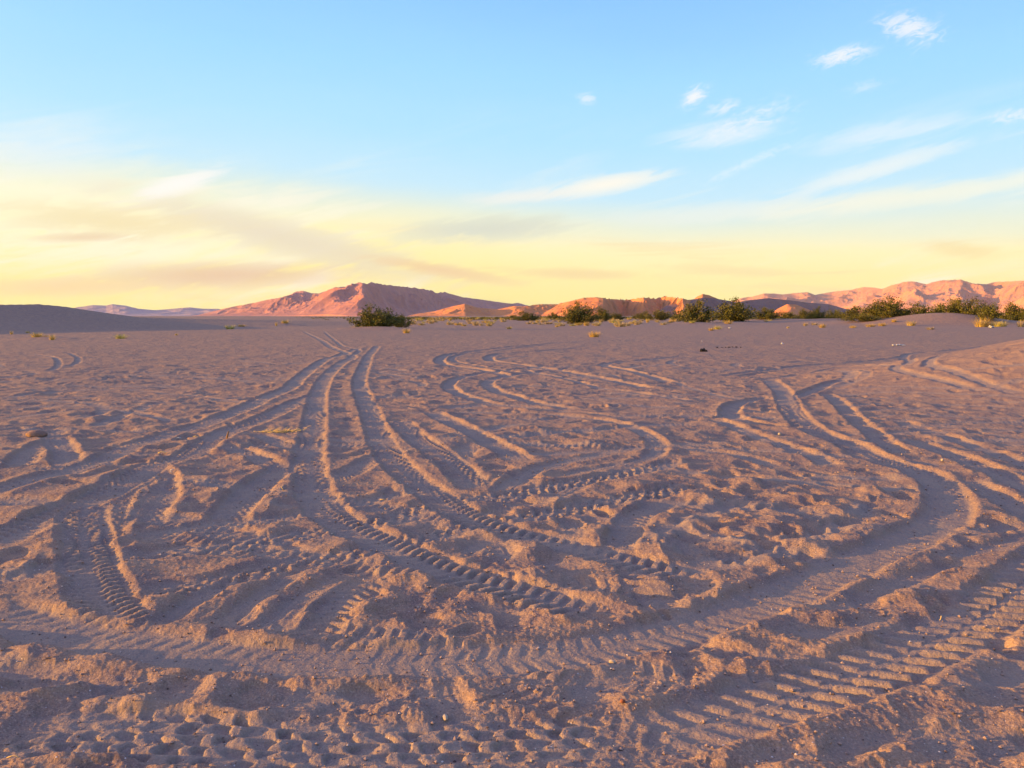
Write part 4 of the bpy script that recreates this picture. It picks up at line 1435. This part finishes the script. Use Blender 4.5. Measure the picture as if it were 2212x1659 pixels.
k = px_m(493, 948)
item("stick", stick_mesh([(-2 * k, 0, -.01), (0, 0, 8 * k), (2.5 * k, 0, 15 * k)], 2.4 * k, 1.6 * k), BARK, 492, 953, "short brown stump of a stick standing up in the sand left of the straw", "stick")
k = px_m(1343, 1313)
item("stick", stick_mesh([(-6 * k, 0, .01), (0, k, .018), (6 * k, -2 * k, .012)], 1.0 * k, .6 * k), BARK, 1182, 1045, "thin dark twig lying in the middle of the churned sand", "stick", .01, -.6)
for (dx, dy, pts_, lab, mt) in [
    (350, 981, [(-8, 0, 0), (-2, 0, 2.5), (3, 1, 2.5), (9, -2, 0)], "curled tan leaf strip lying above the wide left rut", STRAW),
    (372, 1022, [(3, 0, 5), (-3, 0, 3.5), (-3, 0, 0), (0, -1, -1)], "small white hooked sliver on the dark sand at the left", WHITE),
    (423, 943, [(-6, 0, 0), (0, 0, 1.8), (6, 0, .6)], "orange dry leaf lying on the berm left of the stump", STRAW),
    (386, 947, [(-6, 0, 0), (0, 0, 2), (6, 0, .6)], "pale curled leaf left of the orange leaf", WHITE),
    (610, 1068, [(-1, 0, 9), (0, 0, 5), (3, 0, 0)], "thin whitish bent stalk left of the main rut", STRAW),
    (828, 1079, [(-7, 0, .5), (0, 0, 1.4), (7, 0, 0)], "pale splinter lying between the two main ruts", STRAW),
    (30, 1645, [(-13, 0, 0), (-3, 1, 3.5), (6, 0, 3.5), (13, -3, 0)], "curved straw-coloured splinter in the bottom left corner", STRAW),
    (2032, 1339, [(1, 0, 9), (0, 0, 3), (-2, 0, 0)], "short pale stalk beside the outer rut at the right", STRAW),
    (1795, 1612, [(1, 0, 4), (0, 0, 2), (-2, 0, 0)], "tiny stalk sticking out at the lower right", BARK),
]:
    k = px_m(dx, dy)
    item("splinter", stick_mesh([(a * k, b_ * k, c_ * k + .004) for a, b_, c_ in pts_], 1.1 * k, .8 * k), mt, dx, dy, lab, "splinter", .004)

# flattened straw pile beside the left main rut
R_ = random.Random(31)
V, F = [], []
x0, y0 = gp(600, 932)
k = px_m(600, 930)
for i in range(230):
    t = R_.gauss(0, .42)
    cx_, cy_ = t * 46 * k, R_.gauss(0, 7 * k) + .2 * t * 40 * k
    zb = ground_z(x0 + cx_, y0 + cy_) - ground_z(x0, y0)
    a = R_.gauss(0, .7)
    ln = R_.uniform(6, 16) * k
    up = R_.uniform(-.1, .5) if i % 6 else R_.uniform(.5, 1.3)
    P = [(cx_ + ln * u * math.cos(a), cy_ + ln * u * math.sin(a), zb + .008 + ln * up * u * (1 - .4 * u)) for u in (0, .5, 1)]
    tube(P, .0030, .0016, V, F, 3)
o = link("straw_pile", mesh_py("straw_pile", V, F), STRAW)
o.location = (x0, y0, ground_z(x0, y0))
o["label"] = "flattened yellow straw heap lying left of the left main rut"
o["category"] = "straw"

# grit lying on the near sand
R_ = np.random.RandomState(12)
ico_v = np.array([(0, 0, 1), (.9, 0, .2), (.28, .85, .25), (-.72, .52, .2), (-.72, -.52, .25), (.28, -.85, .2), (0, 0, -.8)])
ico_f = [(0, 1, 2), (0, 2, 3), (0, 3, 4), (0, 4, 5), (0, 5, 1), (6, 2, 1), (6, 3, 2), (6, 4, 3), (6, 5, 4), (6, 1, 5)]


def grit(n, smin, smax, mat, lab, nm):
    V, F = [], []
    for i in range(n):
        r = 2.2 + 9 * R_.rand() ** 1.3
        a = R_.uniform(-.72, .72)
        x, y = r * math.sin(a), r * math.cos(a)
        s_ = (smin + (smax - smin) * R_.rand() ** 3) * (1 + r * .06)
        z = ground_z_fast(x, y)
        v = ico_v * s_ * (0.75 + .5 * R_.rand(7, 1))
        rt = R_.rand() * 6.28
        c_, s2 = math.cos(rt), math.sin(rt)
        b0 = len(V)
        for p in v:
            V.append((x + p[0] * c_ - p[1] * s2, y + p[0] * s2 + p[1] * c_, z + p[2] * .8 + s_ * .3))
        F += [tuple(b0 + q_ for q_ in f) for f in ico_f]
    o = link(nm, mesh_py(nm, V, F), mat)
    o["kind"] = "stuff"
    o["label"] = lab


GRIT_D = simple_mat("dark_grit", (0.16, 0.10, 0.08), (0.10, 0.065, 0.055), 9)
GRIT_S = simple_mat("sand_clod", (0.34, 0.225, 0.17), (0.28, 0.19, 0.15), 9)
GRIT_W = simple_mat("pale_grit", (0.62, 0.50, 0.42), (0.50, 0.40, 0.34), 9)
grit(2600, .002, .0065, GRIT_D, "dark grit scattered over the near sand", "dark_grit")
grit(7000, .0025, .009, GRIT_S, "small sand clods scattered over the near sand", "clods")
grit(1100, .0018, .006, GRIT_W, "pale grit scattered over the near sand", "pale_grit")

# ------------------------------------------------------------------ air
def haze(dens):
    m = bpy.data.materials.new("haze_air")
    m.use_nodes = True
    nt = m.node_tree
    nt.nodes.clear()
    out = nt.nodes.new('ShaderNodeOutputMaterial')
    v = nt.nodes.new('ShaderNodeVolumePrincipled')
    v.inputs['Color'].default_value = (0.80, 0.80, 0.95, 1)
    v.inputs['Density'].default_value = dens
    v.inputs['Anisotropy'].default_value = 0.0
    nt.links.new(v.outputs[0], out.inputs['Volume'])
    x0, x1, y0, y1, z0, z1 = -24500, 24500, -24500, 24500, -8, 950
    V = [(x, y, z) for z in (z0, z1) for y in (y0, y1) for x in (x0, x1)]
    F = [(0, 2, 3, 1), (4, 5, 7, 6), (0, 1, 5, 4), (2, 6, 7, 3), (0, 4, 6, 2), (1, 3, 7, 5)]
    me = bpy.data.meshes.new("haze")
    me.from_pydata(V, [], F)
    o = link("haze", me, m)
    o["kind"] = "stuff"
    o["label"] = "thin evening haze over the desert"


haze(0.000009)
